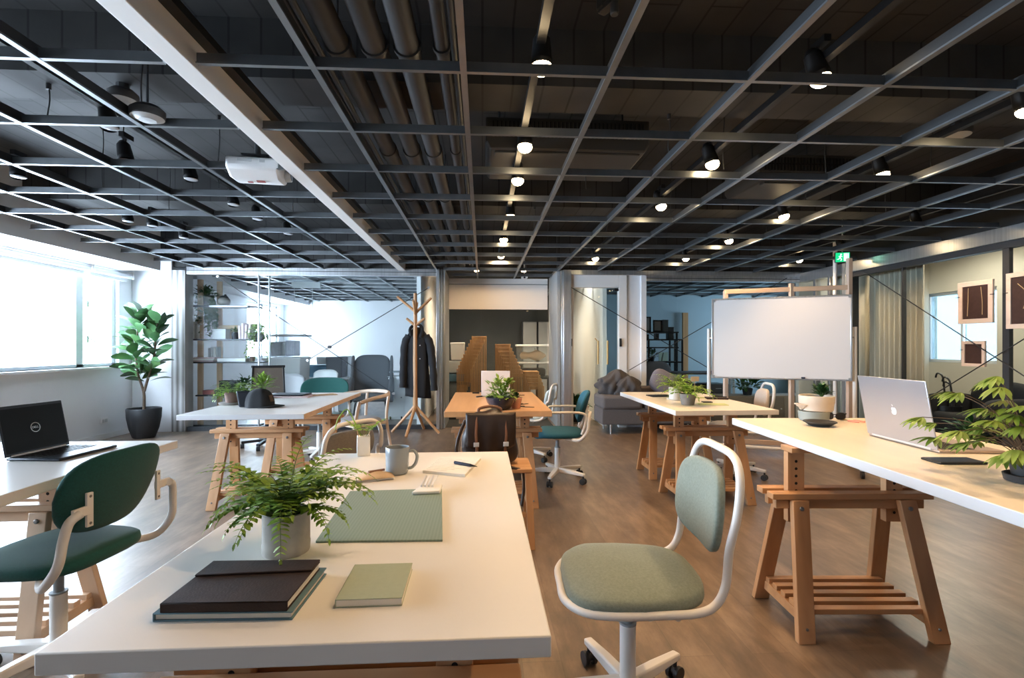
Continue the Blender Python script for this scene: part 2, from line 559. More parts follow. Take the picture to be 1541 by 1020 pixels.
        if sub:
            k = o.modifiers.new('sub', 'SUBSURF')
            k.levels = k.render_levels = sub
        if solid:
            k = o.modifiers.new('solid', 'SOLIDIFY')
            k.thickness = solid
        if bevel:
            k = o.modifiers.new('bev', 'BEVEL')
            k.width = bevel
            k.segments = segs
            k.limit_method = 'ANGLE'
            k.angle_limit = math.radians(40)
        return o


def tag(o, label, cat, group=None):
    o['label'] = label
    o['category'] = cat
    if group:
        o['group'] = group
    return o


def thing(name, label, cat, loc=(0, 0, 0), rz=0.0, group=None):
    o = bpy.data.objects.new(name, None)
    o.empty_display_size = 0.05
    COL.objects.link(o)
    o.location = loc
    o.rotation_euler = (0, 0, rz)
    return tag(o, label, cat, group)


def struct(o):
    o['kind'] = 'structure'
    return o


def sroot(name):
    o = bpy.data.objects.new(name, None)
    COL.objects.link(o)
    return struct(o)


def copy_tree(o, parent=None):
    c = o.copy()
    COL.objects.link(c)
    if parent is not None:
        c.parent = parent
    for ch in list(o.children):
        copy_tree(ch, c)
    return c


def arc(c, r, a0, a1, n, ax=V(1, 0, 0), ay=V(0, 1, 0)):
    return [Vector(c) + ax * (r * math.cos(a0 + (a1 - a0) * i / n)) + ay * (r * math.sin(a0 + (a1 - a0) * i / n)) for i in range(n + 1)]


def spline(pts, k=6, closed=False):
    pts = [Vector(p) for p in pts]
    n = len(pts)
    out = []
    rng = range(n if closed else n - 1)
    for i in rng:
        if closed:
            a, b, c, d = pts[i - 1], pts[i], pts[(i + 1) % n], pts[(i + 2) % n]
        else:
            a, b, c, d = pts[max(i - 1, 0)], pts[i], pts[i + 1], pts[min(i + 2, n - 1)]
        for j in range(k):
            t = j / k
            out.append(0.5 * (2 * b + (c - a) * t + (2 * a - 5 * b + 4 * c - d) * t * t + (3 * b - a - 3 * c + d) * t ** 3))
    if not closed:
        out.append(pts[-1])
    return out


def text_mesh(name, s, size, material, parent, mx, extr=0.0004):
    cu = bpy.data.curves.new('lettering', 'FONT')
    cu.body = s
    cu.size = size
    cu.align_x = 'CENTER'
    cu.align_y = 'CENTER'
    cu.extrude = extr
    t = bpy.data.objects.new('lettering', cu)
    COL.objects.link(t)
    bpy.context.view_layer.update()
    dg = bpy.context.evaluated_depsgraph_get()
    me = bpy.data.meshes.new_from_object(t.evaluated_get(dg))
    bpy.data.objects.remove(t)
    me.materials.clear()
    me.materials.append(M[material])
    o = bpy.data.objects.new(name, me)
    COL.objects.link(o)
    o.parent = parent
    o.matrix_local = mx
    return o

# ------------------------------------------------------------------ room shell
XL, XR, YB = -4.85, 4.8, 7.33          # window wall, right glass wall, back glass wall
XO, YO, YF = 6.9, 12.6, -3.0           # far outer walls of the rooms behind the glass, wall behind the camera
GZ = 2.284                             # underside of the ceiling grid
SZ = 2.86                              # underside of the concrete slab

struct(MB().bb(XL - .2, XO + .2, YF - .2, YO + .2, -.1, 0).build('floor', 'floor'))
ceil = struct(MB().bb(XL - .2, XO + .2, YF - .2, YO + .2, SZ, SZ + .2).build('ceiling', 'concrete'))
for n, y in enumerate((0.35, 2.62, 4.9, 7.4)):
    struct(MB().bb(XL, XO, y, y + .30, SZ - .30, SZ).build('ceiling_beam', 'concrete'))
struct(MB().bb(XL - .2, XO + .2, YF - .2, YF, 0, SZ).build('wall_front', 'white_paint'))
struct(MB().bb(XL - .2, XO + .2, YO, YO + .2, 0, SZ).build('wall_far', 'white_paint'))
# window wall
WZ0, WZ1 = 0.93, 2.13
wl = MB()
wl.bb(XL - .2, XL, YF, YO, 0, WZ0)
wl.bb(XL - .2, XL, YF, YO, WZ1, SZ)
for a, b in ((YF, .3), (7.02, 10.7), (12.3, YO)):
    wl.bb(XL - .2, XL, a, b, WZ0, WZ1)
struct(wl.build('wall_left', 'white_paint'))
struct(MB().bb(XL - .2, XL + .035, .3, 7.02, WZ0 - .03, WZ0).build('trim_1', 'white_plastic', bevel=.004))
struct(MB().bb(XL, XL + .012, YF, 7.27, 0, .07).build('baseboard_left', 'white_plastic'))
struct(MB().bb(XL, -4.32, 7.27, 7.75, 0, 2.44).build('wall_pier', 'white_paint', bevel=.004))
# soffit along the windows, stepping back before the pier
sf = MB().bb(XL, -4.24, YF, 6.9, 2.19, SZ)
struct(sf.build('ceiling_soffit', 'white_paint', bevel=.003))
struct(MB().bb(XL, -4.24, 7.75, YO, 2.19, SZ).build('ceiling_soffit', 'white_paint'))


def window(name, ys, z0, z1, x, sgn, mull, handles=(), frost='glass_win'):
    r = sroot(name)
    fr = MB()
    xa, xb = x - sgn * .12, x - sgn * .05
    y0, y1 = ys[0], ys[-1]
    fr.bb(xa, xb, y0, y1, z0, z0 + .045)
    fr.bb(xa, xb, y0, y1, z1 - .045, z1)
    for i, y in enumerate(ys):
        w = mull[i]
        if i == 0:
            fr.bb(xa, xb, y, y + w, z0, z1)
        elif i == len(ys) - 1:
            fr.bb(xa, xb, y - w, y, z0, z1)
        else:
            fr.bb(xa, xb, y - w / 2, y + w / 2, z0, z1)
    fr.build('window_frame', 'window_alu', r, bevel=.006)
    for i in range(len(ys) - 1):
        xm = x - sgn * .085
        MB().bb(xm - .003, xm + .003, ys[i] + .02, ys[i + 1] - .02, z0 + .02, z1 - .02).build('pane', frost, r)
    for (y, z) in handles:
        MB().box((x - sgn * .04, y, z), (.03, .03, .09)).cyl((x - sgn * .03, y, z + .02), (x - sgn * .015, y + .11, z - .035), .009).build('window_handle', 'steel', r, bevel=.003)
    return r


M['window_alu'] = mat('window_aluminium', (0.62, 0.66, 0.70), 0.4, 0.3)
window('window_1', (.3, 2.05, 4.25, 6.43, 7.02), WZ0, WZ1, XL, 1, (.05, .05, .05, .11, .06), ((6.53, 1.72), (6.53, 1.28)))
window('window_2', (10.7, 11.5, 12.3), WZ0, WZ1, XL, 1, (.05, .07, .05))
# roller blinds rolled up under the soffit
for i, (a, b, l) in enumerate(((1.2, 6.42, 'white rolled-up roller blind over the wide window pane'), (6.46, 7.15, 'white rolled-up roller blind over the narrow casement beside the pier'))):
    t = thing('roller_blind', l, 'blind', (XL + .06, (a + b) / 2, 2.14), 0, 'roller blinds over the windows')
    h = (b - a) / 2
    MB().cyl((0, -h, 0), (0, h, 0), .036, n=18).build('roll', 'blind', t)
    for s in (-1, 1):
        MB().box((0, s * (h + .006), .01), (.09, .012, .10)).build('bracket', 'white_plastic', t, bevel=.003)
    MB().bb(-.045, -.025, -h + .02, h - .02, -.075, -.03).build('bottom_bar', 'blind', t, bevel=.004)

# ---- back partition, left bay -----------------------------------------------
xa, xb = -4.32, -4.10
struct(MB().bb(xa, xb - .04, YB - .06, YB + .14, 0, GZ - .03).build('column_clad', 'steel_cladding', bevel=.003))
XCOL = -0.66


def bay(name, x0, x1, y, ztop, zhead, joints, gm='glass', rail=.06):
    """a glazed bay of the back wall: head channel, floor rail, panes butted at the joints"""
    r = sroot(name)
    MB().bb(x0, x1, y - .05, y + .05, zhead, ztop).build('head_channel', 'steel', r, bevel=.004)
    MB().bb(x0, x1, y - .055, y - .05, (zhead + ztop) / 2 - .004, (zhead + ztop) / 2 + .004).build('channel_line', 'grid_dark', r)
    MB().bb(x0, x1, y - .035, y + .035, 0, rail).build('floor_rail', 'rail_black', r)
    xs = [x0] + list(joints) + [x1]
    for i in range(len(xs) - 1):
        MB().bb(xs[i] + .004, xs[i + 1] - .004, y - .005, y + .005, rail, zhead).build('pane', gm, r)
    return r


wb = bay('wall_back', xb - .03, XCOL, YB, GZ + .02, GZ - .085, (-2.87, -1.75))


def brace(r, p, q, rad=.0055):
    MB().cyl(p, q, rad, n=8).build('brace_rod', 'rail_black', r)
    for k in (p, q):
        MB().cyl(Vector(k) + V(0, .015, 0), Vector(k) + V(0, -.015, 0), .018, n=12).build('rod_anchor', 'steel', r)


# diagonal brace rods across the glass
brace(wb, on_y(328, 416, YB - .03), on_y(592, 592, YB - .03))
brace(wb, on_y(463, 542, YB - .05), on_y(645, 433, YB - .05))
c = on_y(496, 522, YB - .04)
MB().cyl(c + V(0, .03, 0), c + V(0, -.03, 0), .022, n=14).build('rod_boss', 'rail_black', wb)


def post(name, x0, x1, y0, y1, m='steel', z1=GZ + .02):
    return struct(MB().bb(x0, x1, y0, y1, 0, z1).build(name, m, bevel=.004))


post('column_left', XCOL, XCOL + .045, YB - .06, YB + .06)
post('column_left', XCOL + .055, XCOL + .085, YB - .02, YB + .06, 'steel')
post('column_left', XCOL + .09, XCOL + .12, YB + .0, YB + .9, 'mid_grey')
# ---- middle bay, set back ---------------------------------------------------
YM = 8.2
wm = sroot('wall_recess')
mx0, mx1 = -.56, 1.06
MB().bb(mx0, mx1, YM - .04, YM + .04, 1.79, 2.20).build('header_board', 'beam_white', wm)
MB().bb(mx0, mx1, YM - .055, YM + .03, 2.20, GZ - .0).build('header_board', 'beam_white', wm, bevel=.004)
MB().bb(mx0, mx1, YM - .05, YM - .04, 2.185, 2.20).build('header_joint', 'mid_grey', wm)
MB().bb(mx0, mx1, YM - .03, YM + .03, 0, .05).build('floor_rail', 'rail_black', wm)
for a, b in ((mx0, -.02), (-.02, .55), (.55, mx1)):
    MB().bb(a + .003, b - .003, YM - .005, YM + .005, .05, 1.79).build('pane', 'glass_grey', wm)
struct(MB().bb(mx0, mx1, YB + .08, YM, 0, .006).build('floor_mat', 'dark_mat'))
pr = on_y(838, 520, YB).x
post('column_right', pr, pr + .05, YB - .02, YB + .9, 'mid_grey')
post('column_right', pr + .06, pr + .085, YB - .04, YB + .05, 'steel')
post('column_right', pr + .085, pr + .20, YB - .09, YB + .05, 'steel')
# ---- right bay: glass door, white panel, glazed bay ---------------------------
dx0, dx1 = on_y(862, 500, YB).x, on_y(930, 500, YB).x
px1 = on_y(971, 500, YB).x
d1 = sroot('door_1')
zt = on_y(900, 433, YB).z
MB().bb(pr + .20, dx0, YB - .05, YB + .05, 0, GZ - .05).bb(dx1, dx1 + .12, YB - .05, YB + .05, 0, GZ - .05).bb(dx0, dx1, YB - .05, YB + .05, zt, GZ - .05).build('door_frame', 'beam_white', d1, bevel=.004)
leaf = MB().bb(dx0 + .008, dx1 - .008, YB - .006, YB + .006, .02, zt - .01).build('door_leaf', 'glass_door', d1)
hx = on_y(906, 500, YB).x
h = MB()
for s in (-.07, .07):
    h.cyl((hx + s, YB - .05, on_y(0, 550, YB).z), (hx + s, YB - .05, on_y(0, 512, YB).z), .014, n=12)
    for zz in (538, 522):
        z = on_y(0, zz, YB).z
        h.cyl((hx + s, YB - .05, z), (hx + s, YB + .0, z), .007, n=8)
h.cyl((hx - .07, YB - .05, on_y(0, 514, YB).z), (hx - .11, YB - .02, on_y(0, 508, YB).z), .008)
h.build('door_handle', 'brass', leaf)
MB().box((dx0 - .035, YB - .055, on_y(0, 515, YB).z), (.03, .02, .11)).build('door_plate', 'black_metal', d1, bevel=.003)
MB().box((dx1 + .02, YB - .06, on_y(0, 515, YB).z), (.03, .03, .12)).build('card_reader', 'black_plastic', d1, bevel=.003)
MB().box((dx1 - .02, YB - .02, zt - .03), (.08, .05, .04)).build('hinge', 'black_metal', d1)
struct(MB().bb(dx1 + .12, px1 - .08, YB - .02, YB + .05, 0, GZ - .05).build('wall_panel', 'white_paint'))
struct(MB().bb(px1 - .08, px1, YB - .06, YB + .06, 0, GZ - .05).build('column_panel', 'white_paint', bevel=.004))
struct(MB().bb(pr + .20, XR, YB - .065, YB + .065, GZ - .05, GZ + .02).build('trim_2', 'steel', bevel=.004))
wr_ = bay('wall_back_glazed', px1, XR, YB, GZ - .05, GZ - .13, (2.9, 3.85))
brace(wr_, on_y(852, 428, YB - .08), on_y(1070, 556, YB - .08))
brace(wr_, on_y(945, 558, YB - .10), on_y(1185, 418, YB - .10))
# ---- right glass wall ----------------------------------------------------------
w3 = sroot('wall_right')
MB().bb(XR - .05, XR + .08, YF, YB, 2.15, GZ + .0).build('head_channel', 'steel', w3, bevel=.004)
MB().bb(XR - .03, XR + .05, YF, 6.25, 2.09, 2.15).build('head_rail', 'rail_black', w3)
MB().bb(XR - .03, XR + .03, YF, YB, 0, .06).build('floor_rail', 'rail_black', w3)
ys = [YF, -1.1, 1.0, 2.6, 4.33, 5.466, 6.30, YB]
for i in range(len(ys) - 1):
    MB().bb(XR - .005, XR + .005, ys[i] + .004, ys[i + 1] - .004, .06, 2.15).build('pane', 'glass', w3)
for y, w in ((1.0, .03), (2.6, .03), (4.33, .03), (5.466, .012)):
    MB().bb(XR - .02, XR + .02, y - w, y + w, .06, 2.12).build('mullion', 'rail_black', w3)
yc = 6.33
struct(MB().bb(XR - .06, XR + .0, yc - .02, yc + .05, 0, GZ).build('column_mid', 'steel', bevel=.004))
struct(MB().bb(XR + .0, XR + .10, yc - .05, yc + .10, 0, GZ).build('column_mid', 'grid_dark', bevel=.004))
struct(MB().cyl((XR - .10, yc + .12, 0), (XR - .10, yc + .12, GZ + .3), .026, n=14).build('column_pipe', 'white_metal'))
for k, y in enumerate((6.65, 6.95)):
    struct(MB().bb(XR - .03, XR + .05, y, y + .05, 0, GZ - .1).build('column_mid', 'steel', bevel=.004))
brace(w3, on_x(1291, 403, XR - .03), on_x(1560, 578, XR - .03))
brace(w3, on_x(1392, 602, XR - .05), on_x(1570, 492, XR - .05))
# ---- rooms behind the glass ------------------------------------------------------
struct(MB().bb(-.96, -.90, YB + .10, YO, 0, SZ).build('wall_divider', 'white_paint'))
struct(MB().bb(1.80, 1.86, YB + .12, YO, 0, SZ).build('wall_divider', 'white_paint'))
struct(MB().bb(-.90, 1.80, 11.2, 11.3, 0, SZ).build('wall_storage', 'dark_wall'))
struct(MB().bb(1.86, XO, 11.0, 11.1, 0, SZ).build('wall_study', 'blue_wall'))
struct(MB().bb(XR + .01, XO, YB + .06, YB + .14, 0, SZ).build('wall_office', 'beige_wall'))
wo = MB()
ox = XO
oy0, oy1 = on_x(1500, 500, ox).y, on_x(1392, 500, ox).y
oz0, oz1 = 0.95, 2.0
wo.bb(ox, ox + .2, YF, YO, 0, oz0).bb(ox, ox + .2, YF, YO, oz1, SZ)
for a, b in ((YF, oy0), (oy1, 8.2), (10.7, YO)):
    wo.bb(ox, ox + .2, a, b, oz0, oz1)
struct(wo.build('wall_outer', 'beige_wall'))
M['frosted_light'] = glass_mat('frosted_light_pane', (0.40, 0.44, 0.46), 1.4, 0.1, haze=0.1)
M['frosted'] = glass_mat('frosted_pane', (0.05, 0.068, 0.075), 1.4, 0.1, haze=0.12)
window('window_3', (oy0, (oy0 + oy1) / 2, oy1), oz0, oz1, ox, -1, (.04, .03, .04), frost='frosted')
window('window_4', (8.2, 9.4, 10.7), oz0, oz1, ox, -1, (.04, .04, .04), frost='frosted_light')
struct(MB().bb(XR + .02, XO, 2.0, 2.1, 0, SZ).build('wall_office', 'beige_wall'))
# bulkheads close the void over the glass
struct(MB().bb(-4.32, XCOL + .12, YB - .02, YB + .04, GZ + .02, SZ).build('wall_bulkhead', 'concrete'))
struct(MB().bb(pr, XR, YB - .02, YB + .04, GZ + .02, SZ).build('wall_bulkhead', 'concrete'))
struct(MB().bb(XR, XR + .06, YF, YB, GZ, SZ).build('wall_bulkhead', 'concrete'))

# ------------------------------------------------------------------ suspended grid
gx_main = [-.0746 + .586 * i for i in range(0, 8)]
gx_main = [-.66] + gx_main
gx_left = [-1.684, -2.25, -2.81, -3.36, -3.90]
gy = [2.009 - .586 + .586 * i for i in range(0, 12)]
cg = sroot('ceiling_grid')


def tee(name, x0, x1, y0, y1, along):
    m = MB()
    if along == 'y':
        m.bb(x0 - .013, x0 + .013, y0, y1, GZ, GZ + .008)
        m.mat(1).bb(x0 - .004, x0 + .004, y0, y1, GZ + .008, GZ + .055)
    else:
        m.bb(x0, x1, y0 - .010, y0 + .010, GZ + .001, GZ + .007)
        m.mat(0).bb(x0, x1, y0 - .003, y0 + .003, GZ + .007, GZ + .045)
    return m.build(name, ['grid_metal', 'grid_dark'], cg)


yend = lambda x: YB - .06 if x < XCOL or x > 1.1 else YM - .05
for x in gx_left + gx_main:
    tee('main_runner', x, x, -.6, yend(x), 'y')
for y in gy:
    if y < YB - .1:
        tee('cross_runner', -4.2, -1.22, y, y, 'x')
        tee('cross_runner', -1.10, XR - .06, y, y, 'x')
    else:
        tee('cross_runner', XCOL + .1, 1.1, y, y, 'x')
# hanger wires from slab to grid
for x, y in ((.75, 3.6), (1.097, 2.9), (1.55, 3.15), (1.683, 4.4), (2.269, 3.2), (2.6, 3.9), (2.855, 4.9), (3.1, 3.3), (1.3, 5.2), (.511, 4.9), (3.441, 4.1), (1.97, 5.6), (2.9, 5.9), (.8, 6.1),
             (-1.684, 2.6), (-2.25, 2.75), (-2.25, 3.3), (-2.81, 3.9), (-1.9, 3.75), (-1.684, 4.6), (-2.81, 4.7), (-2.25, 5.4), (-1.684, 5.7), (-3.36, 3.4)):
    z1 = SZ
    for yb in (.35, 2.62, 4.9, 7.4):
        if yb <= y <= yb + .3:
            z1 = SZ - .3
    w = MB().tube(spline([(x, y, z1), (x + .006, y, z1 * .7 + GZ * .3), (x - .007, y, z1 * .35 + GZ * .65), (x, y, GZ + .05)], 4), .0035, 6)
    w.cyl((x, y, z1 - .03), (x, y, z1), .012, n=8)
    w.build('hanger_wire', 'grid_dark', cg)
# white beam running down the room at grid height
struct(MB().bb(-1.20, -1.105, YF, YB - .0, GZ - .012, GZ + .095).build('beam', 'beam_white', bevel=.003))
struct(MB().bb(-1.23, -1.06, YF, YB - .0, GZ + .095, GZ + .13).build('beam', 'black_metal'))

# ------------------------------------------------------------------ ceiling services
for i, (s, r, l) in enumerate(((.478, .050, 'dark grey ceiling pipe nearest the white beam'), (.358, .052, 'dark grey ceiling pipe second from the white beam'),
                               (.250, .052, 'dark grey ceiling pipe third from the white beam'), (.136, .030, 'thin dark grey ceiling pipe nearest the lit track'))):
    t = thing('ceiling_pipe', l, 'pipe', (-s * 1.30, 0, CAMH + 1.30), 0, 'pipes under the slab')
    m = MB()
    m.cyl((0, -.5, 0), (0, 8.15, 0), r, n=20)
    m.build('pipe_run', 'pipe', t)
    for y in (1.6, 3.4, 5.6):
        MB().cyl((0, y - .05, 0), (0, y + .05, 0), r + .007, n=20).build('coupling', 'pipe', t)
    for y in (2.2, 4.4, 6.8):
        MB().cyl((0, y - .012, 0), (0, y + .012, 0), r + .009, n=20).cyl((0, y, r), (0, y, SZ - CAMH - 1.30 - (.3 if 4.9 <= y <= 5.2 else 0)), .005, n=6).build('pipe_hanger', 'grid_dark', t)
for s, l in ((.55, 'black cable conduit left of the ceiling pipes'), (.575, 'black cable conduit closest beside the white beam'), (.095, 'slim dark conduit right of the thin ceiling pipe')):
    o = MB().cyl((-s * 1.25, -.5, CAMH + 1.25), (-s * 1.25, 7.2, CAMH + 1.25), .013, n=10).build('conduit', 'grid_dark')
    tag(o, l, 'conduit', 'conduits under the slab')


def ac(name_label, x0, x1, y0, y1):
    t = thing('air_conditioner', name_label, 'air conditioner', ((x0 + x1) / 2, (y0 + y1) / 2, 2.47), 0, 'ceiling air conditioners')
    w, d = x1 - x0, y1 - y0
    b = MB()
    prof = [(-w / 2 + .03, .0), (w / 2 - .03, .0), (w / 2, .05), (w / 2, .21), (-w / 2, .21), (-w / 2, .05)]
    b.prism(prof, -d / 2, d / 2, Matrix(((1, 0, 0, 0), (0, 0, 1, 0), (0, 1, 0, 0), (0, 0, 0, 1))))
    b.build('housing', 'ac_dark', t, bevel=.012)
    g = MB()
    n = int(w / .028)
    for i in range(n):
        g.box((-w / 2 + .05 + (w - .1) * i / (n - 1), -d / 2 - .004, .13), (.010, .012, .10))
    g.box((0, -d / 2 - .002, .13), (w - .08, .006, .012))
    g.build('grille', 'black_metal', t)
    MB().box((0, -d / 2 + .06, -.006), (w - .12, .07, .012)).build('louvre', 'ac_dark', t, bevel=.004)
    for sx in (-1, 1):
        MB().cyl((sx * (w / 2 - .1), 0, .21), (sx * (w / 2 - .1), 0, SZ - 2.47), .006, n=8).build('hanger_rod', 'grid_dark', t)


ac('dark ceiling air conditioner with slatted front beside the middle lit track', .02, 1.10, 3.25, 3.85)
ac('dark ceiling air conditioner with slatted front near the right glass wall', 2.12, 2.95, 3.75, 4.3)


def track(x, y0, y1, z, label):
    t = tag(MB().bb(x - .018, x + .018, y0, y1, z, z + .035).build('light_track', 'black_metal'), label, 'light track', 'light tracks on the slab')
    return t


TZ = 2.42


def spot(px, py, k, on, label, tilt=(0, 0)):
    return spot_world(at_depth(px, py, FPX * k / (HZ - py)), label, tilt, on, 110.0 if px == 754 else None)


def spot_world(p, label, tilt=(0, 0), on=True, watts=None):
    t = thing('track_spotlight', label, 'spotlight', p, 0, 'lit track spotlights' if on else 'unlit track spotlights')
    ax = V(tilt[0], tilt[1], -1).normalized()
    a = -ax
    MB().cyl(a * .0, a * .02, .040, .044, n=20, cap=False).cyl(a * .02, a * .11, .044, .036, n=20).cyl(a * .11, a * .135, .036, .02, n=20).build('can', 'black_metal', t)
    MB().blob((0, 0, -.004 if on else 0), (.042, .042, .034 if on else .008), 20, 10).build('lens', 'lamp_glow' if on else 'lamp_off', t)
    top = TZ - p.z
    MB().cyl(a * .10, (0, 0, max(top, .16)), .008, n=8).box((0, 0, max(top, .16) - .01), (.03, .09, .03)).build('arm', 'black_metal', t)
    if on:
        ld = bpy.data.lights.new('spot_beam', 'SPOT')
        ld.energy = watts or LAMP_W
        ld.color = (1.0, 0.66, 0.36)
        ld.spot_size = math.radians(120)
        ld.spot_blend = 0.7
        ld.shadow_soft_size = 0.035
        lo = bpy.data.objects.new('spot_beam', ld)
        COL.objects.link(lo)
        lo.parent = t
        lo.location = ax * .03
        lo.rotation_euler = ax.to_track_quat('-Z', 'Y').to_euler()
    return p


LAMP_W = 58.0
KB = 1.15
lit = [((815, 100), 'nearest lit warm spotlight on the track by the thin ceiling pipe', 'a'), ((790, 220), 'second nearest lit spotlight on the track by the thin ceiling pipe', 'a'), ((779, 271), 'third nearest lit spotlight on the track by the thin ceiling pipe', 'a'),
       ((768, 325), 'fourth nearest lit spotlight on the track by the thin ceiling pipe', 'a'), ((758, 360), 'fifth nearest lit spotlight on the track by the thin ceiling pipe', 'a'), ((754, 385), 'farthest lit spotlight on the track by the thin ceiling pipe', 'a'),
       ((1235, 118), 'nearest lit spotlight on the track right of the big air conditioner', 'b'), ((1072, 246), 'second lit spotlight on the track right of the big air conditioner', 'b'), ((995, 310), 'third lit spotlight on the track right of the big air conditioner', 'b'),
       ((896, 389), 'farthest lit spotlight on the track right of the big air conditioner', 'b'),
       ((1545, 165), 'lit spotlight cut by the right picture edge', 'c'), ((1328, 262), 'lit spotlight beside the smaller air conditioner', 'c'), ((1180, 325), 'lit spotlight beyond the smaller air conditioner', 'c'), ((1097, 362), 'lit spotlight over the whiteboard', 'c'),
       ((1032, 389), 'small lit spotlight near the back wall above the glazed bay', 'c'),
       ((1381, 337), 'lit spotlight nearest along the right glass wall', 'd'), ((1266, 369), 'lit spotlight right above the green exit sign', 'd'), ((1203, 391), 'farthest lit spotlight along the right glass wall', 'd')]
for (px, py), l, g in lit:
    pp = spot(px, py, KB, True, l, (0, .9) if px == 754 else {'a': (0, 0), 'b': (.25, -.15), 'c': (.25, -.1), 'd': (.3, -.1)}[g])
# the same tracks carry lamps over and behind the camera too
def spot_at(x, y, label, tilt):
    return spot_world(V(x, y, CAMH + KB), label, tilt, True, 36.0)


for x, y, l, tl in ((.236, 1.15, 'lit spotlight right over the front desk', (.0, 0)), (1.47, 1.1, 'lit spotlight over the raised desk', (-.2, .1)), (1.47, .0, 'lit spotlight at the camera end of the second track', (-.3, .2)), (2.69, 1.0, 'lit spotlight at the camera end of the third track', (-.2, .1))):
    spot_at(x, y, l, tl)
for x, l in ((.236, 'black light track with warm spots by the thin ceiling pipe'), (1.47, 'black light track right of the big air conditioner'), (2.69, 'black light track past the smaller air conditioner'), (4.12, 'black light track along the right glass wall')):
    track(x, -.6, 7.1, TZ, l)
for px, py, k, l in ((165, 192, 1.12, 'nearest unlit black spotlight on the left tracks, left of the ceiling speaker discs'), (288, 270, 1.12, 'unlit black spotlight left of the projector'), (352, 308, 1.12, 'unlit black spotlight just below the projector'), (388, 330, 1.12, 'unlit black spotlight between projector and white beam'),
                     (190, 242, 1.14, 'black spotlight cluster crossing the grid runner left of the projector'), (28, 266, 1.12, 'unlit black spotlight at the left picture edge'), (193, 333, 1.1, 'small unlit spotlight above the casement window'), (230, 340, 1.1, 'small unlit spotlight second along the window track'),
                     (277, 358, 1.1, 'small unlit spotlight nearest the pier'), (434, 352, 1.1, 'small unlit spotlight close under the white beam')):
    spot(px, py, k, False, l, (.3, -.2))
for x, y1, l in ((-1.95, 7.0, 'black light track nearest left of the white beam'), (-3.17, 7.0, 'black light track closest to the windows')):
    track(x, .8, y1, TZ, l)

# discs on the slab
for px, py, k, r, l, rod in ((185, 150, 1.28, .07, 'round dark smoke detector with pale rim above the left grid', False), (222, 176, 1.10, .075, 'pale disc on a thin rod below the slab', True), (1437, 204, 1.28, .085, 'round detector disc on the slab at the right', False)):
    p = at_depth(px, py, FPX * k / (HZ - py))
    t = thing('smoke_detector', l, 'smoke detector', p, 0, 'round detectors under the slab')
    MB().lathe([(r * .55, -.012), (r * .95, -.004), (r, .004), (r, .03), (r * .7, .05)], n=28).build('body', 'ac_dark', t)
    MB().lathe([(r * .93, -.0045), (r * .55, -.013), (r * .5, -.018), (0.001, -.02)], n=28, cap1=False, cap0=False).build('face', 'light_grey', t)
    MB().cyl((0, 0, .04), (0, 0, SZ - p.z), .006 if rod else .03, n=8).build('rod', 'grid_dark', t)

# projector hanging beside the beam
p = on_x(388, 258, -1.42)
t = thing('projector', 'white projector hanging on the left side of the white beam', 'projector', p, math.radians(8))
b = MB()
prof = [(-.13, .05), (.13, .05), (.135, .0), (.11, -.05), (-.05, -.062), (-.13, -.02)]
b.prism(prof, -.15, .15, Matrix(((0, 0, 1, 0), (1, 0, 0, 0), (0, 1, 0, 0), (0, 0, 0, 1))))
b.build('body', 'white_plastic', t, bevel=.018, segs=3)
MB().cyl((.14, .07, .0), (.185, .07, .0), .038, .034, n=20).build('lens', 'light_grey', t)
MB().cyl((.18, .07, .0), (.187, .07, .0), .026, n=20).build('lens_glass', 'black_plastic', t)
MB().box((0, 0, .085), (.16, .12, .012)).cyl((0, 0, .05), (0, 0, .36), .018, n=10).box((.05, .02, .068), (.03, .2, .02)).cyl((.12, .02, .05), (.26, .0, .1), .012).build('mount', 'grid_dark', t)
MB().box((-.04, -.131, .025), (.08, .004, .016)).build('vent_slot', 'light_grey', t)
MB().box((.06, -.131, .025), (.03, .004, .018)).build('port', 'light_grey', t)
MB().box((.02, .0, -.063), (.05, .03, .003), rx=-.07).box((-.05, .03, -.0615), (.03, .02, .003), rx=-.07).build('stickers', 'red_box', t)

# exit sign
p = on_x(1268, 387, XR - .28)
t = thing('exit_sign', 'green lit exit sign with white running figure hanging near the right glass wall', 'exit sign', p, -.35)
MB().box((0, .012, 0), (.17, .02, .13)).build('housing', 'rail_black', t, bevel=.004)
MB().box((0, 0, 0), (.155, .006, .115)).build('face', 'exit_green', t)
man = MB()
y = -.0045
def lim(a, b, w):
    man.bar((a[0], y, a[1]), (b[0], y, b[1]), w, .002, (0, 0, 1) if abs(a[0] - b[0]) > abs(a[1] - b[1]) else (1, 0, 0))
man.cyl((-.018, y - .001, .036), (-.018, y + .001, .036), .010, n=14)
for a, b, w in (((-.020, .022), (-.030, -.006), .016), ((-.030, -.006), (-.012, -.024), .010), ((-.012, -.024), (-.022, -.046), .009), ((-.032, -.006), (-.046, -.026), .010), ((-.046, -.026), (-.062, -.024), .008), ((-.02, .018), (-.002, .004), .007), ((-.022, .018), (-.045, .010), .007)):
    lim(a, b, w)
man.build('running_figure', 'exit_white', t)
MB().bb(.012, .050, y - .001, y + .001, -.05, .048).prism([(.054, -.05), (.068, -.05), (.068, .048), (.054, .048)], -.004, -.003, Matrix(((1, 0, 0, 0), (0, 0, 1, 0), (0, 1, 0, 0), (0, 0, 0, 1)))).build('doorway_mark', 'exit_white', t)
MB().cyl((0, .012, .06), (0, .012, SZ - p.z), .008, n=8).build('rod', 'white_metal', t)
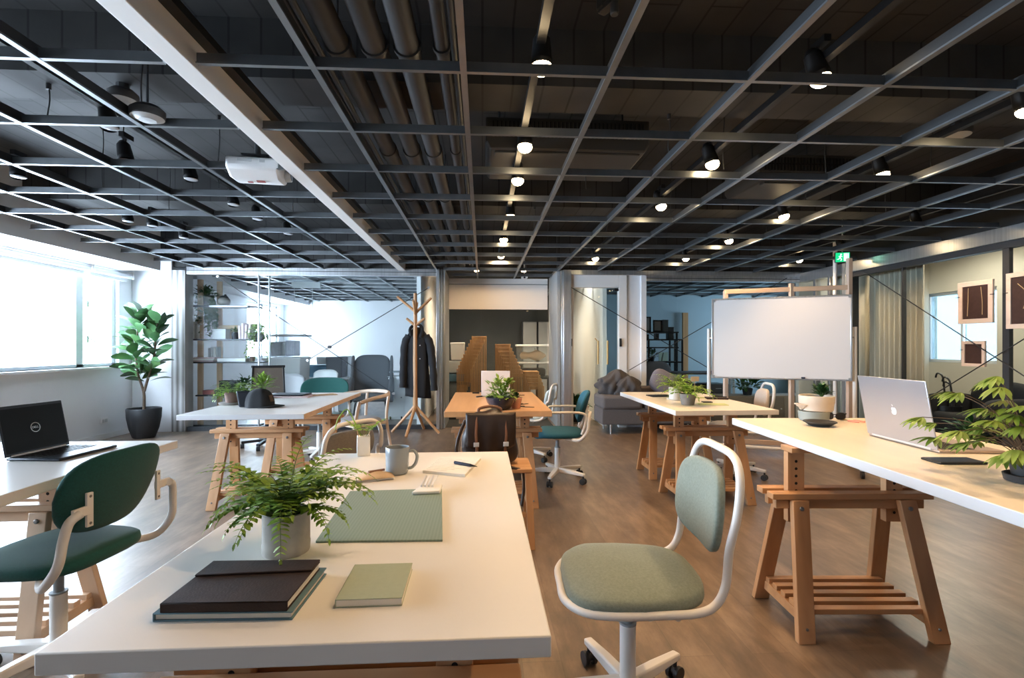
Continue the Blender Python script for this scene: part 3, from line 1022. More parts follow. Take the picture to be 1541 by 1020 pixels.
# camera on the recess header
p = on_y(789, 417, YM - .1)
t = thing('security_camera', 'small white camera on top of the white header board', 'camera', p)
MB().box((0, 0, .0), (.10, .08, .05)).build('body', 'white_plastic', t, bevel=.01)
MB().cyl((0, -.04, -.01), (0, -.05, -.01), .016, n=14).build('lens', 'black_plastic', t)
MB().cyl((0, .02, .02), (0, .02, SZ - p.z), .010, n=8).build('stem', 'white_metal', t)
# bracket on the slab near the front
p = at_depth(908, 22, FPX * 1.45 / (HZ - 22))
t = thing('ceiling_bracket', 'small dark metal bracket hanging from the slab near the front', 'bracket', p, .5)
MB().box((0, 0, .1), (.05, .04, .16)).box((0, -.03, .02), (.04, .09, .03)).cyl((0, -.07, .02), (0, -.07, -.04), .018).cyl((0, 0, .18), (0, 0, SZ - p.z), .01).build('bracket_arm', 'ac_dark', t, bevel=.005)
# wall socket
p = on_x(156, 633, XL)
t = thing('wall_socket', 'white double wall socket low on the window wall', 'socket', p)
MB().bb(0, .012, -.06, .06, -.04, .04).build('plate', 'white_plastic', t, bevel=.004)
MB().bb(.012, .016, -.045, -.005, -.02, .02).bb(.012, .016, .005, .045, -.02, .02).build('rocker', 'light_grey', t, bevel=.002)

# ------------------------------------------------------------------ trestle desks
def trestle(parent, cx, cy, zu, tone='pine', mats=None, rz=0.0):
    """adjustable wooden trestle: rails along x, four splayed legs, two drilled posts up to height zu, slatted shelf"""
    mxx, mzz = ('palepine_x', 'palepine_z') if tone == 'pale' else ('pine_x', 'pine_z')
    r = MB()
    for s in (-1, 1):
        r.box((0, s * .034, .520), (.64, .030, .045))
        r.box((0, s * .045, .555), (.69, .052, .026))
    r.box((0, 0, zu - .013), (.50 if zu > .74 else .64, .09, .024))
    t = r.build('trestle', mxx, parent, bevel=.003)
    t.location = (cx, cy, 0)
    t.rotation_euler = (0, 0, rz)
    for sx in (-1, 1):
        for sy in (-1, 1):
            l = MB()
            top, foot = V(sx * .228, sy * .064, .541), V(sx * .272, sy * .185, 0)
            l.leg(foot, top, .070, .030)
            d = (foot - top).normalized()
            nrm = V(0, sy, .22).normalized()
            l.mat(1)
            for q in (.06, .90):
                c = top.lerp(foot, q) + V(0, sy * .014, 0)
                l.cyl(c, c + nrm * .007, .0095 if q < .5 else .006, n=12)
            l.build('leg', [mzz, 'bolt'], t, bevel=.003)
        p = MB()
        p.box((sx * .215, 0, (.43 + zu - .025) / 2), (.072, .034, zu - .025 - .43))
        p.mat(1)
        z = .47
        while z < zu - .06:
            for sy in (-1, 1):
                p.cyl((sx * .215, sy * .0165, z), (sx * .215, sy * .0178, z), .0065, n=10)
            z += .032
        p.build('post', [mzz, 'hole'], t, bevel=.002)
    s = MB()
    for sx in (-1, 1):
        s.box((sx * .255, 0, .075), (.026, .335, .042))
    for k in range(5):
        s.box((0, -.135 + .0675 * k, .107), (.53, .036, .022))
    s.build('shelf', mxx, t, bevel=.002)
    return t


M['bolt'] = mat('bolt_metal', (0.22, 0.21, 0.2), 0.35, 0.8)
M['hole'] = mat('drill_hole', (0.012, 0.008, 0.006), 0.9)


def desk(label, x0, x1, y0, y1, zt, top, edge, thick, trs, tone='pine', rz=0.0, edge2=None):
    t = thing('trestle_desk', label, 'desk', ((x0 + x1) / 2, (y0 + y1) / 2, 0), rz, 'trestle desks')
    w, d = x1 - x0, y1 - y0
    b = MB()
    b.box((0, 0, zt - thick / 2), (w, d, thick))
    mi = []
    # top/bottom use the laminate, long sides one edge band, short sides another
    b.mi = [0, 0, 1, 1, 2, 2]
    b.build('tabletop', [top, edge, edge2 or edge], t, bevel=.0025)
    for (cx, cy) in trs:
        trestle(t, cx - (x0 + x1) / 2, cy - (y0 + y1) / 2, zt - thick, tone)
    return t


T1 = desk('white desk in front with a fern pot, notebooks and a grey mug on it', -.655, .107, .775, 2.14, .75, 'white_laminate', 'white_laminate', .034, ((-.27, 1.02), (-.27, 1.86)))
T2 = desk('oak-topped desk in the middle with a white laptop and planted dark bowl on it', -.26, .48, 3.45, 4.87, .75, 'oak_top', 'oak_top', .040, ((.11, 3.88), (.11, 4.6)))
T3 = desk('white desk with raw wood edge at the back left, black cap on it', -1.98, -1.17, 3.38, 4.92, .75, 'white_laminate', 'white_edge', .034, ((-1.70, 3.97), (-1.62, 4.66)), edge2='palepine_x')
T4 = desk('pale desk at the back right holding two potted ferns, before the whiteboard', 1.33, 2.07, 3.40, 4.80, .75, 'warm_laminate', 'warm_laminate', .034, ((1.75, 3.86), (1.80, 4.62)), edge2='white_edge')
T5 = desk('white desk at the left edge under the black laptop', -2.28, -1.445, .95, 2.48, .75, 'white_laminate', 'palepine_x', .036, ((-1.98, 2.17), (-1.98, 1.25)), 'pale', edge2='white_laminate')
T6 = desk('raised pale desk at the right edge under the silver laptop', 1.375, 2.13, .42, 2.74, .795, 'warm_laminate', 'warm_laminate', .036, ((1.60, 2.14), (1.66, .60)), edge2='white_edge')
T6.rotation_euler.z = -.0573
# rotate about its far left corner
_v = Matrix.Rotation(-.0573, 3, 'Z') @ V(1.375 - 1.7525, 2.74 - 1.58, 0)
T6.location = V(1.395, 2.74, 0) - _v


# ------------------------------------------------------------------ swivel chairs
def rrect_path(w, d, r, z, n=6):
    pts = []
    for cx, cy, a in ((w / 2 - r, d / 2 - r, 0), (-w / 2 + r, d / 2 - r, PI / 2), (-w / 2 + r, -d / 2 + r, PI), (w / 2 - r, -d / 2 + r, 1.5 * PI)):
        pts += [V(cx + r * math.cos(a + PI / 2 * i / n), cy + r * math.sin(a + PI / 2 * i / n), z) for i in range(n + 1)]
    return pts


def swivel_chair(label, loc, rz, fab, style='loop', frame='white_metal', zs=.45, back_fab=None, arms=False, tint='white_metal', hb=0.0, bw=.40):
    """five-star swivel chair that faces +y"""
    t = thing('swivel_chair', label, 'chair', loc, rz, 'swivel chairs')
    # seat pad
    def pad(p):
        f = 1 - .10 * (p.y < 0) * (-p.y / .21)
        z = p.z + .012 * math.cos(p.x * 7) * (1 if p.z > 0 else 0) + (-.018 * max(0, p.y - .12) / .09)
        return V(p.x * f, p.y, z)
    MB().blob((0, 0, zs), (.225, .215, .030), 36, 14, .55, pad).build('seat', fab, t, sharp=60)
    # gas column
    MB().cyl((0, 0, .085), (0, 0, .29), .026, n=20).cyl((0, 0, zs - .06), (0, 0, zs - .025), .05, .07, n=16).build('gas_column', tint, t, bevel=.003)
    MB().cyl((0, 0, .28), (0, 0, zs - .05), .016, n=16).cyl((0, 0, .29), (0, 0, .296), .028, n=16).build('gas_piston', 'mid_grey', t)
    for k in range(5):
        a = 2 * PI * k / 5 + .35
        dx, dy = math.cos(a), math.sin(a)
        l = MB()
        P = []
        for q, hw, z0, z1 in ((.02, .020, .07, .115), (.14, .019, .072, .108), (.275, .016, .072, .095)):
            s = V(-dy, dx, 0)
            c = V(dx, dy, 0) * q
            P += [c - s * hw + V(0, 0, z0), c + s * hw + V(0, 0, z0), c + s * hw + V(0, 0, z1), c - s * hw + V(0, 0, z1)]
        F = [(0, 1, 2, 3), (11, 10, 9, 8)]
        for i in (0, 4):
            F += [(i + j, i + 4 + j, i + 4 + (j + 1) % 4, i + (j + 1) % 4) for j in range(4)]
        l.add(P, F)
        lo = l.build('base_leg', tint, t, bevel=.006)
        c = V(dx * .262, dy * .262, 0)
        ax = V(-dy, dx, 0)
        w = MB()
        for s in (-1, 1):
            w.cyl(c + ax * (s * .008) + V(0, 0, .026), c + ax * (s * .024) + V(0, 0, .026), .026, n=16)
        w.cyl(c + V(0, 0, .03), c + V(0, 0, .076), .008, n=8).cyl(c - ax * .01 + V(0, 0, .03), c + ax * .01 + V(0, 0, .03), .018, n=12)
        w.build('caster', 'black_plastic', lo, bevel=.002)
    yb = -.235
    if style == 'loop':
        zt = .87 + hb
        hw = bw / 2
        half = [V(0, .222, zs - .030), V(.11, .218, zs - .028), V(.190, .170, zs - .024), V(.220, .08, zs - .020), V(.218, -.06, zs - .018), V(.212, -.15, zs - .016),
                V(.205, -.205, zs + .004), V(.203, yb, zs + .06), V(hw, yb - .012, zs + .16), V(hw, yb - .035, zt - .16), V(hw - .016, yb - .050, zt - .06), V(hw - .075, yb - .058, zt - .008), V(0, yb - .06, zt)]
        other = [V(-p.x, p.y, p.z) for p in half[1:-1]][::-1]
        MB().tube(spline(half + other, 5, True), .0125, 12, True).build('tube_frame', frame, t, sharp=60)
        MB().cyl((-.20, -.02, zs - .036), (.20, -.02, zs - .036), .01).cyl((-.2, -.10, zs - .036), (.2, -.10, zs - .036), .01).build('seat_bracket', frame, t)
        zc, hh = (zs + .115 + zt - .045) / 2, (zt - .045 - zs - .115) / 2
        def bk(p):
            k = 1 - .10 * max(0, p.z / hh)
            return V(p.x * k, p.y - .05 * (p.z + hh) / (2 * hh) * .55 + .05 * (p.x / .18) ** 2 * .5, p.z)
        MB().blob((0, yb - .004, zc), (hw - .016, .022, hh), 36, 18, .55, bk).build('backrest', back_fab or fab, t, sharp=60)
    else:
        zt = .83 + hb
        hw = bw / 2 + .03
        zc, hh = (zs + .10 + zt) / 2, (zt - zs - .10) / 2
        def bk(p):
            k = 1 - .16 * max(0, -p.z / hh)
            return V(p.x * k, p.y - .085 * (p.z / hh) * .5 + .06 * (p.x / .2) ** 2 * .6, p.z)
        MB().blob((0, yb, zc), (hw, .024, hh), 36, 18, .62, bk).build('backrest', back_fab or fab, t, sharp=60)
        for s in (-1, 1):
            pth = spline([V(s * .10, -.05, zs - .030), V(s * .19, -.13, zs - .032), V(s * .238, -.19, zs - .020), V(s * .245, yb - .01, zs + .05), V(s * .238, yb - .022, zs + .13), V(s * .225, yb - .030, zs + .185), V(s * .195, yb - .040, zs + .205)], 5)
            MB().tube(pth, .0145, 12).build('tube_frame', frame, t, sharp=60)
            br = MB()
            br.box((s * .175, yb - .026, zs + .205), (.07, .012, .03), ry=0)
            br.box((s * .150, yb - .027, zs + .205), (.022, .010, .115), rz=s * .12)
            br.mat(1)
            for q in (-.045, .045):
                br.cyl((s * .150, yb - .030, zs + .205 + q), (s * .150, yb - .034, zs + .205 + q), .005, n=10)
            br.build('back_bracket', [frame, 'bolt'], t, bevel=.004)
        MB().cyl((-.12, -.05, zs - .03), (.12, -.05, zs - .03), .012).build('seat_bracket', frame, t)
    if arms:
        for s in (-1, 1):
            MB().tube(spline([V(s * .215, -.20, zs + .02), V(s * .23, -.23, zs + .12), V(s * .235, -.21, zs + .20), V(s * .235, .02, zs + .205), V(s * .23, .08, zs + .195)], 5), .011, 10).build('armrest', frame, t)
    return t


FACE_L = PI / 2 + YAW * 0          # chairs turned so that +y looks towards the windows
C1 = swivel_chair('sage green swivel chair with white tube frame, nearest beside the front desk', (.476, 1.625, 0), PI / 2 - .06, 'sage')
C2 = swivel_chair('dark green swivel chair at the left desk with the black laptop', (-1.56, 1.95, 0), PI / 2 - .12, 'teal_green', 'bracket', zs=.445, bw=.36)
C3 = swivel_chair('petrol blue swivel chair turned to the oak-topped desk', (.67, 4.47, 0), PI / 2 - .12, 'petrol', 'bracket', zs=.425, hb=-.03, arms=True, bw=.36)
C4 = swivel_chair('pale blue swivel chair behind the far end of the oak-topped desk', (.48, 5.35, 0), PI / 2 - .35, 'light_blue', 'loop', hb=-.08, bw=.36)
C5 = swivel_chair('beige swivel chair with grey seat right of the desk before the whiteboard', (2.33, 4.53, 0), PI / 2 - .25, 'seat_grey', 'loop', back_fab='beige_fabric', hb=-.02)
C6 = swivel_chair('taupe swivel chair with pale tube frame just behind the front desk', (-.93, 2.98, 0), PI * .30, 'taupe_fabric', 'loop', hb=-.09)
C7 = swivel_chair('dark green swivel chair facing us behind the desk with the black cap', (-1.72, 5.42, 0), PI, 'teal_green', 'bracket', hb=.02, bw=.46)

# mesh-back office chair behind the left desk
t = thing('mesh_chair', 'black-framed mesh-back chair in front of the wall shelf behind the desk with the cap', 'chair', on_z(402, 672, 0), PI + .35)
MB().box((0, 0, .46), (.46, .44, .05)).build('seat', 'black_cloth', t, bevel=.02)
bk = MB()
for s in (-1, 1):
    bk.bar((s * .19, -.20, .48), (s * .17, -.30, .94), .022, .02, (0, 1, 0))
bk.bar((-.19, -.30, .94), (.19, -.30, .94), .03, .02, (0, 0, 1)).bar((-.19, -.215, .54), (.19, -.215, .54), .025, .02, (0, 0, 1))
bk.build('back_frame', 'black_metal', t, bevel=.004)
MB().bar((0, -.212, .55), (0, -.298, .93), .35, .004).build('back_mesh', 'mesh_brown', t)
MB().cyl((0, 0, .07), (0, 0, .44), .024).build('gas_column', 'black_metal', t)
for k in range(5):
    a = 2 * PI * k / 5
    l = MB().bar((0, 0, .085), (.27 * math.cos(a), .27 * math.sin(a), .07), .04, .03, (-math.sin(a), math.cos(a), 0)).build('base_leg', 'black_metal', t, bevel=.004)
    MB().cyl((.26 * math.cos(a) - .02, .26 * math.sin(a), .027), (.26 * math.cos(a) + .02, .26 * math.sin(a), .027), .027).build('caster', 'black_plastic', l)

# bent-birch armchair with grey seat
p = on_z(538, 694, 0)
t = thing('armchair', 'bent birch armchair with round grey seat right of the desk with the cap', 'chair', p, PI * .75)
MB().blob((0, 0, .43), (.235, .225, .030), 30, 10, .8).build('seat', 'seat_grey', t)
rail = spline([V(.29, .14, .64), V(.305, .02, .67), V(.27, -.16, .69), V(.15, -.27, .705), V(0, -.295, .71), V(-.15, -.27, .705), V(-.27, -.16, .69), V(-.305, .02, .67), V(-.29, .14, .64)], 6)
MB().tube(rail, .020, 10).build('arm_rail', 'birch', t)
for s in (-1, 1):
    MB().tube(spline([V(s * .285, .15, .648), V(s * .275, .17, .55), V(s * .255, .185, .40), V(s * .265, .215, .18), V(s * .28, .235, 0)], 5), [.017] * 20 + [.014], 10).build('leg', 'birch', t)
    MB().tube(spline([V(s * .20, -.245, .69), V(s * .195, -.22, .45), V(s * .21, -.25, .2), V(s * .235, -.275, 0)], 5), .016, 10).build('leg', 'birch', t)
MB().tube([V(.255, .18, .40), V(.2, -.22, .40), V(-.2, -.22, .40), V(-.255, .18, .40)], .013, 8, True).build('seat_frame', 'birch', t)

# stool and leather bag in front of the oak desk
p = V(.125, 3.10, 0)
t = thing('stool', 'small wooden stool between the front desk and the oak-topped desk, under the brown leather bag', 'stool', p, 0)
MB().box((0, 0, .462), (.34, .30, .026)).build('seat', 'pine_x', t, bevel=.006)
for sx in (-1, 1):
    for sy in (-1, 1):
        MB().leg((sx * .165, sy * .145, 0), (sx * .145, sy * .125, .449), .040, .040).build('leg', 'pine_z', t, bevel=.004)
MB().box((0, .128, .20), (.28, .022, .03)).box((0, -.128, .20), (.28, .022, .03)).box((.148, 0, .26), (.022, .25, .03)).box((-.148, 0, .26), (.022, .25, .03)).build('stretcher', 'pine_x', t, bevel=.003)
t = thing('leather_bag', 'dark brown leather bag with straps slumped on the wooden stool before the oak-topped desk', 'bag', (.045, 3.10, .475), .06)
def slump(p):
    k = 1 + .16 * (-p.z / .17) + .04 * math.sin(p.x * 31) * math.cos(p.z * 23)
    return V(p.x * k, p.y * (1 + .05 * math.sin(p.x * 40 + p.z * 20)), p.z - .03 * (p.x / .19) ** 2 * (p.z > 0) + .008 * math.sin(p.x * 37))
MB().blob((0, 0, .165), (.165, .085, .165), 40, 22, .6, slump).build('body', 'brown_leather', t, sharp=60)
MB().grid(lambda u, v: V(-.150 + .30 * u, -.092 - .012 * math.sin(u * PI) - .012 * math.sin(v * PI) - .01 * math.sin(u * 17) * v, .325 - .20 * v - .035 * math.sin(u * PI) * v), 22, 12).build('flap', 'brown_leather', t, solid=.006, sharp=70)
for s in (-1, 1):
    MB().tube(spline([V(s * .085, -.095, .30), V(s * .09, -.112, .2), V(s * .085, -.105, .1), V(s * .10, -.115, .05)], 6), .009, 6).build('buckle_strap', 'tan_leather', t)
    MB().box((s * .088, -.118, .14), (.032, .008, .026)).build('buckle', 'silver', t, bevel=.002)
MB().tube(spline([V(-.15, -.02, .27), V(-.19, -.07, .18), V(-.20, -.10, .08), V(-.12, -.135, .04), V(.02, -.14, .025), V(.14, -.15, .0), V(.19, -.12, -.03), V(.20, -.08, -.14), V(.185, -.09, -.24)], 6), .010, 7).build('shoulder_strap', 'brown_leather', t)
MB().tube(spline([V(-.07, 0, .32), V(-.06, 0, .34), V(0, 0, .352), V(.06, 0, .34), V(.07, 0, .32)], 6), .009, 8).build('handle', 'tan_leather', t)

# ------------------------------------------------------------------ coat stand and jacket
p = on_z(625, 652, 0)
dst = 757 * 1.2 / 132
t = thing('coat_stand', 'wooden coat stand with branching arms before the glass, black jacket hung on it', 'coat stand', p, 0)
cz = lambda y: CAMH + (HZ - y) / FPX * dst
pxm = dst / FPX
MB().cyl((0, 0, .30), (0, 0, cz(441)), .034, .024, n=10).build('pole', 'pine_z', t, bevel=.003)
for a in (.12, .12 + PI / 2, .12 + PI, .12 + 1.5 * PI):
    a -= .35
    f = V(math.cos(a), math.sin(a), 0)
    MB().tube([f * .015 + V(0, 0, .37), f * .06 + V(0, 0, .31), f * .34 + V(0, 0, .012)], [.020, .022, .019], 8).build('foot', 'pine_z', t)
for s, dx, y0, y1 in ((-1, 27, 468, 446), (1, 24, 470, 448), (-1, 13, 489, 479), (1, 14, 489, 479)):
    MB().tube([V(s * .01, 0, cz(y0)), V(s * dx * pxm, -.02 if y0 > 480 else 0, cz(y1))], [.020, .016], 8).build('arm', 'pine_z', t)
for s in (-1, 1):
    MB().tube([V(0, s * .01, cz(472)), V(.0, s * .2, cz(454))], [.020, .016], 8).build('arm', 'pine_z', t)

j = thing('jacket', 'black jacket hanging on the wooden coat stand', 'jacket', p + V(0, 0, 0), 0)
ztop, zbot = cz(492), cz(598)
prof = [(0.0, .05, .035), (.06, .10, .055), (.14, .155, .075), (.25, .155, .085), (.45, .150, .085), (.65, .155, .090), (.85, .165, .095), (1.0, .172, .09)]
def torso(u, v):
    a = u * 2 * PI
    i = 0
    while i < len(prof) - 2 and prof[i + 1][0] < v:
        i += 1
    k = (v - prof[i][0]) / (prof[i + 1][0] - prof[i][0])
    w = prof[i][1] * (1 - k) + prof[i + 1][1] * k
    d = prof[i][2] * (1 - k) + prof[i + 1][2] * k
    fold = 1 + .07 * v * math.sin(a * 7 + 2 * v) + .04 * math.sin(a * 3 - 5 * v)
    return V(.02 + math.cos(a) * w * fold, .075 + math.sin(a) * d * fold, ztop + (zbot - ztop) * v - .02 * math.cos(a) * v)
MB().grid(torso, 48, 26).build('body', 'black_cloth', j, solid=.008, sharp=80)
for s, zend, xo in ((-1, cz(583), .0), (1, cz(588), .03)):
    pts = spline([V(s * .11 + .02, .07, ztop - .13), V(s * .165 + .02 + xo * .3, .05, ztop - .24), V(s * .185 + .02 + xo, .03, ztop - .55), V(s * .19 + .02 + xo * 1.5, .0, zend)], 6)
    rs = [.062 - .016 * i / (len(pts) - 1) + .004 * math.sin(i * 1.9) for i in range(len(pts))]
    MB().tube(pts, rs, 14).build('sleeve', 'black_cloth', j, sharp=80)
MB().tube(spline([V(-.06, .01, ztop - .12), V(-.075, .03, ztop - .03), V(-.03, .11, ztop + .03), V(.04, .11, ztop + .035), V(.09, .03, ztop - .03), V(.07, -.005, ztop - .14)], 6), .022, 8).build('collar', 'black_cloth', j)
for q in (.26, .45):
    MB().cyl((.065, -.02, ztop + (zbot - ztop) * q), (.065, -.028, ztop + (zbot - ztop) * q), .007, n=10).build('button', 'silver', j)

# ------------------------------------------------------------------ sofa with blanket and cushion
px0 = at_depth(899, 600, 6.95).x
sx0, sx1 = px0 + .02, px0 + 1.55
sy = 6.72
t = thing('sofa', 'dark grey sofa on metal legs before the glass with a heaped blanket on it', 'sofa', (sx0, sy, 0), 0)
w = sx1 - sx0
zz = lambda y: CAMH + (HZ - y) / FPX * 6.9
MB().box((w / 2, .26, .235), (w - .02, .50, .22)).build('base', 'sofa_fabric', t, bevel=.02, segs=3)
MB().box((.285, .24, .43), (.56, .54, .19)).build('seat_cushion', 'sofa_fabric', t, bevel=.045, segs=4)
MB().box((w / 2 + .29, .24, .40), (w - .62, .52, .15)).build('seat_cushion', 'sofa_fabric', t, bevel=.04, segs=4)
MB().box((w / 2 + .29, .43, .50), (w - .64, .12, .24)).build('backrest', 'sofa_fabric', t, bevel=.04, segs=4)
for x in (.14, w - .14):
    for y in (.04, .46):
        MB().cyl((x, y, .135), (x, y, 0), .016, .011, n=12).build('leg', 'steel', t)
bl = thing('blanket', 'dark grey-brown blanket heaped on the left end of the sofa', 'blanket', (sx0 + .30, sy + .22, .52), 0)
def crump(p):
    a = math.atan2(p.y, p.x)
    f = 1 + .13 * math.sin(a * 5 + p.z * 20) + .10 * math.sin(a * 9 - p.z * 31) + .05 * math.sin(p.x * 60)
    return V(p.x * f, p.y * f, p.z * (1 + .22 * math.sin(p.x * 15 + 1) * (p.z > 0)))
MB().blob((-.03, .06, .13), (.26, .17, .18), 56, 28, .9, crump).blob((.10, -.07, .08), (.19, .13, .15), 48, 24, .9, crump).build('folds', 'blanket', bl, sharp=80)
MB().bar((-.06, -.21, -.02), (.02, -.05, .07), .10, .012).build('hanging_fold', 'blanket', bl, bevel=.004)
cu = thing('cushion', 'grey-violet cushion leaning on the sofa behind the potted ferns', 'cushion', (on_y(997, 575, sy + .25).x, sy + .22, .58), 0)
M['cushion'] = mat('cushion_cloth', (0.20, 0.185, 0.22), 0.9, var=.1, vscale=80)
def cush(p):
    q = Matrix.Rotation(.5, 3, 'Y') @ Matrix.Rotation(-.3, 3, 'X') @ p
    return q
MB().blob((0, 0, .10), (.19, .07, .17), 32, 16, .6, cush).build('pillow', 'cushion', cu, sharp=70)

# ------------------------------------------------------------------ whiteboard on its stand
A, B = at_depth(1072, 509, 5.29), at_depth(1281, 508, 4.80)
wv = V(B.x - A.x, B.y - A.y, 0)
wlen = wv.length
rz = math.atan2(wv.y, wv.x)
t = thing('whiteboard', 'large blank whiteboard on a white wheeled frame before the back right glass', 'whiteboard', (A.x, A.y, 0), rz)
zb0, zb1 = .868, 1.682
MB().bb(0, wlen, -.008, .012, zb0, zb1).build('board', 'board_white', t, bevel=.002)
f = MB()
for z in (zb0, zb1):
    f.bb(-.008, wlen + .008, -.014, .018, z - .008, z + .008)
for x in (0, wlen):
    f.bb(x - .008, x + .008, -.014, .018, zb0, zb1)
f.build('board_frame', 'steel', t, bevel=.003)
k = MB()
for x in (.012, wlen - .012):
    for z in (zb0 + .012, zb1 - .012):
        k.bb(x - .012, x + .012, -.018, -.012, z - .012, z + .012)
k.build('corner_cap', 'mid_grey', t)
for x in (-.035, wlen + .035):
    MB().cyl((x, .03, .10), (x, .03, 1.38), .019, n=14).build('upright', 'white_metal', t)
    MB().bb(x - .02, x + .02, -.30, .36, .07, .11).build('foot', 'white_metal', t, bevel=.006)
    for y in (-.27, .33):
        MB().cyl((x - .012, y, .035), (x + .012, y, .035), .035, n=16).build('caster', 'black_plastic', t)
    MB().cyl((x, .03, 1.28), (x + (.04 if x < 0 else -.04), .005, 1.28), .010).build('pivot', 'chrome', t)
MB().cyl((-.035, .03, .16), (wlen + .035, .03, .16), .016).build('cross_tube', 'white_metal', t)
MB().bb(wlen * .66, wlen * .66 + .035, -.022, -.013, zb0 + .008, zb0 + .024).build('magnet', 'navy_pen', t, bevel=.003)

# pale timber rack behind the board
t = thing('timber_rack', 'pale square timber rack standing behind the whiteboard', 'rack', (0, 0, 0), 0)
a, b = at_depth(1092, 440, 5.75), at_depth(1278, 430, 5.35)
for q, ytop in ((a, 434), (b, 392), (a.lerp(b, .55), 426)):
    MB().bb(q.x - .022, q.x + .022, q.y - .022, q.y + .022, 0, CAMH + (HZ - ytop) / FPX * 5.5).build('upright', 'birch', t, bevel=.003)
MB().bar((a.x - .02, a.y, CAMH + 83 / FPX * 5.6), (b.x, b.y, CAMH + 87 / FPX * 5.4), .05, .03, (0, 0, 1)).build('top_bar', 'palepine_x', t, bevel=.003)
MB().bar((a.x - .02, a.y, .12), (b.x, b.y, .12), .05, .03, (0, 0, 1)).build('bottom_bar', 'palepine_x', t, bevel=.003)

# ------------------------------------------------------------------ fiddle-leaf fig
p = on_z(212, 658, 0) + V(.04, 0, 0)
t = thing('potted_fig', 'tall fiddle-leaf fig in a charcoal pot standing by the window wall', 'potted plant', p, .4)
MB().lathe([(.118, 0), (.128, .01), (.165, .12), (.190, .26), (.196, .375), (.190, .385), (.178, .38), (.172, .33), (.001, .325)], n=36, cap1=False).build('pot', 'pot_black', t)
MB().lathe([(.172, .335), (.001, .345)], n=24, cap0=False, cap1=False).build('soil', 'soil', t)
r5 = random.Random(5)
tr = MB()
trunks = [[V(0, 0, .33), V(.0, .0, .55), V(-.02, .0, .66), V(-.07, .01, .85), V(-.09, .02, 1.1), V(-.07, .02, 1.4), V(-.05, 0, 1.62)],
          [V(0, 0, .6), V(.03, 0, .72), V(.09, -.02, .95), V(.12, -.02, 1.15), V(.13, -.02, 1.35), V(.15, -.02, 1.50)]]
paths = [spline(q, 6) for q in trunks]
for q in paths:
    n = len(q)
    tr.tube(q, [.018 - .010 * i / n for i in range(n)], 8)
tr.build('trunk', 'stem_brown', t)
fiddle = lambda x: (math.sin(PI * min(1, .03 + x * .97)) ** .7) * (.55 + .65 * x) if x < .97 else .12
lf = MB()
for q, z0, nn in ((paths[0], .74, 54), (paths[1], .70, 44)):
    for i in range(nn):
        zt_ = z0 + (q[-1].z - z0) * (i + .5) / nn
        c = min(q, key=lambda s: abs(s.z - zt_))
        a = i * 2.399 + .5
        el = .70 + .45 * (i / nn) ** 2 + r5.uniform(-.5, .25)
        d = V(math.cos(a) * math.cos(el), math.sin(a) * math.cos(el), math.sin(el))
        L = r5.uniform(.17, .25)
        st = c + d * .035
        lf.leaf(st, d, (r5.uniform(-.9, .9), r5.uniform(-.9, .9), 1), L, L * .66, .28, fiddle, 6)
lf.build('foliage', 'leaf_fig', t, sharp=80)

# ------------------------------------------------------------------ plants for the desks
def fern(mb, c, n, L, spread=(.2, 1.2), leaf=.02, seed=1, dens=16, wid=.45, droop=1.2, up=.5):
    """pinnate fronds with paired leaflets, arching out of c"""
    r = random.Random(seed)
    c = Vector(c)
    for k in range(n):
        a = k * 2.399 + r.uniform(-.3, .3)
        e0 = r.uniform(*spread)
        ln = L * r.uniform(.65, 1.1)
        p = c + V(math.cos(a), math.sin(a), 0) * r.uniform(0, .015)
        el = e0 + up
        pts = [p.copy()]
        az = a
        for i in range(dens):
            t = i / dens
            el -= droop / dens * (1 + t)
            az += r.uniform(-.06, .06)
            p = p + V(math.cos(az) * math.cos(el), math.sin(az) * math.cos(el), math.sin(el)) * (ln / dens)
            pts.append(p.copy())
        mb.mat(1).tube(pts, [.0012 * (1.3 - i / (dens + 1)) for i in range(dens + 1)], 4)
        mb.mat(0)
        for i in range(3, dens + 1):
            t = i / dens
            d = (pts[i] - pts[i - 1]).normalized()
            s = d.cross(V(0, 0, 1))
            if s.length < .01:
                s = V(1, 0, 0)
            s.normalize()
            ll = leaf * (math.sin(PI * (.12 + .83 * t)) ** .8) * r.uniform(.8, 1.2)
            for sg in (-1, 1):
                dd = (s * sg + d * .55 + V(0, 0, r.uniform(-.15, .35))).normalized()
                mb.leaf(pts[i], dd, (0, 0, 1), ll, ll * wid, .2, None, 3)
        mb.leaf(pts[-1], d, (0, 0, 1), leaf * .6, leaf * .25, .2, None, 3)
    return mb


def bushy(mb, c, n, R, leaf, wid=.5, seed=2, up=.2, squash=1.0):
    """a rounded clump of plain leaves on short stems"""
    r = random.Random(seed)
    c = Vector(c)
    for k in range(n):
        a, e = r.uniform(0, 2 * PI), r.uniform(-.1, 1.45)
        d = V(math.cos(a) * math.cos(e), math.sin(a) * math.cos(e), math.sin(e) * squash + up).normalized()
        q = c + d * (R * r.uniform(.35, .95))
        if k % 3 == 0:
            mb.mat(1).tube([c, c.lerp(q, .5) + V(0, 0, .1 * R), q], .0014, 4)
            mb.mat(0)
        dd = (d + V(r.uniform(-.6, .6), r.uniform(-.6, .6), r.uniform(-.3, .5))).normalized()
        mb.leaf(q, dd, (0, 0, 1), leaf * r.uniform(.7, 1.2), leaf * wid, .3, None, 4)
    return mb


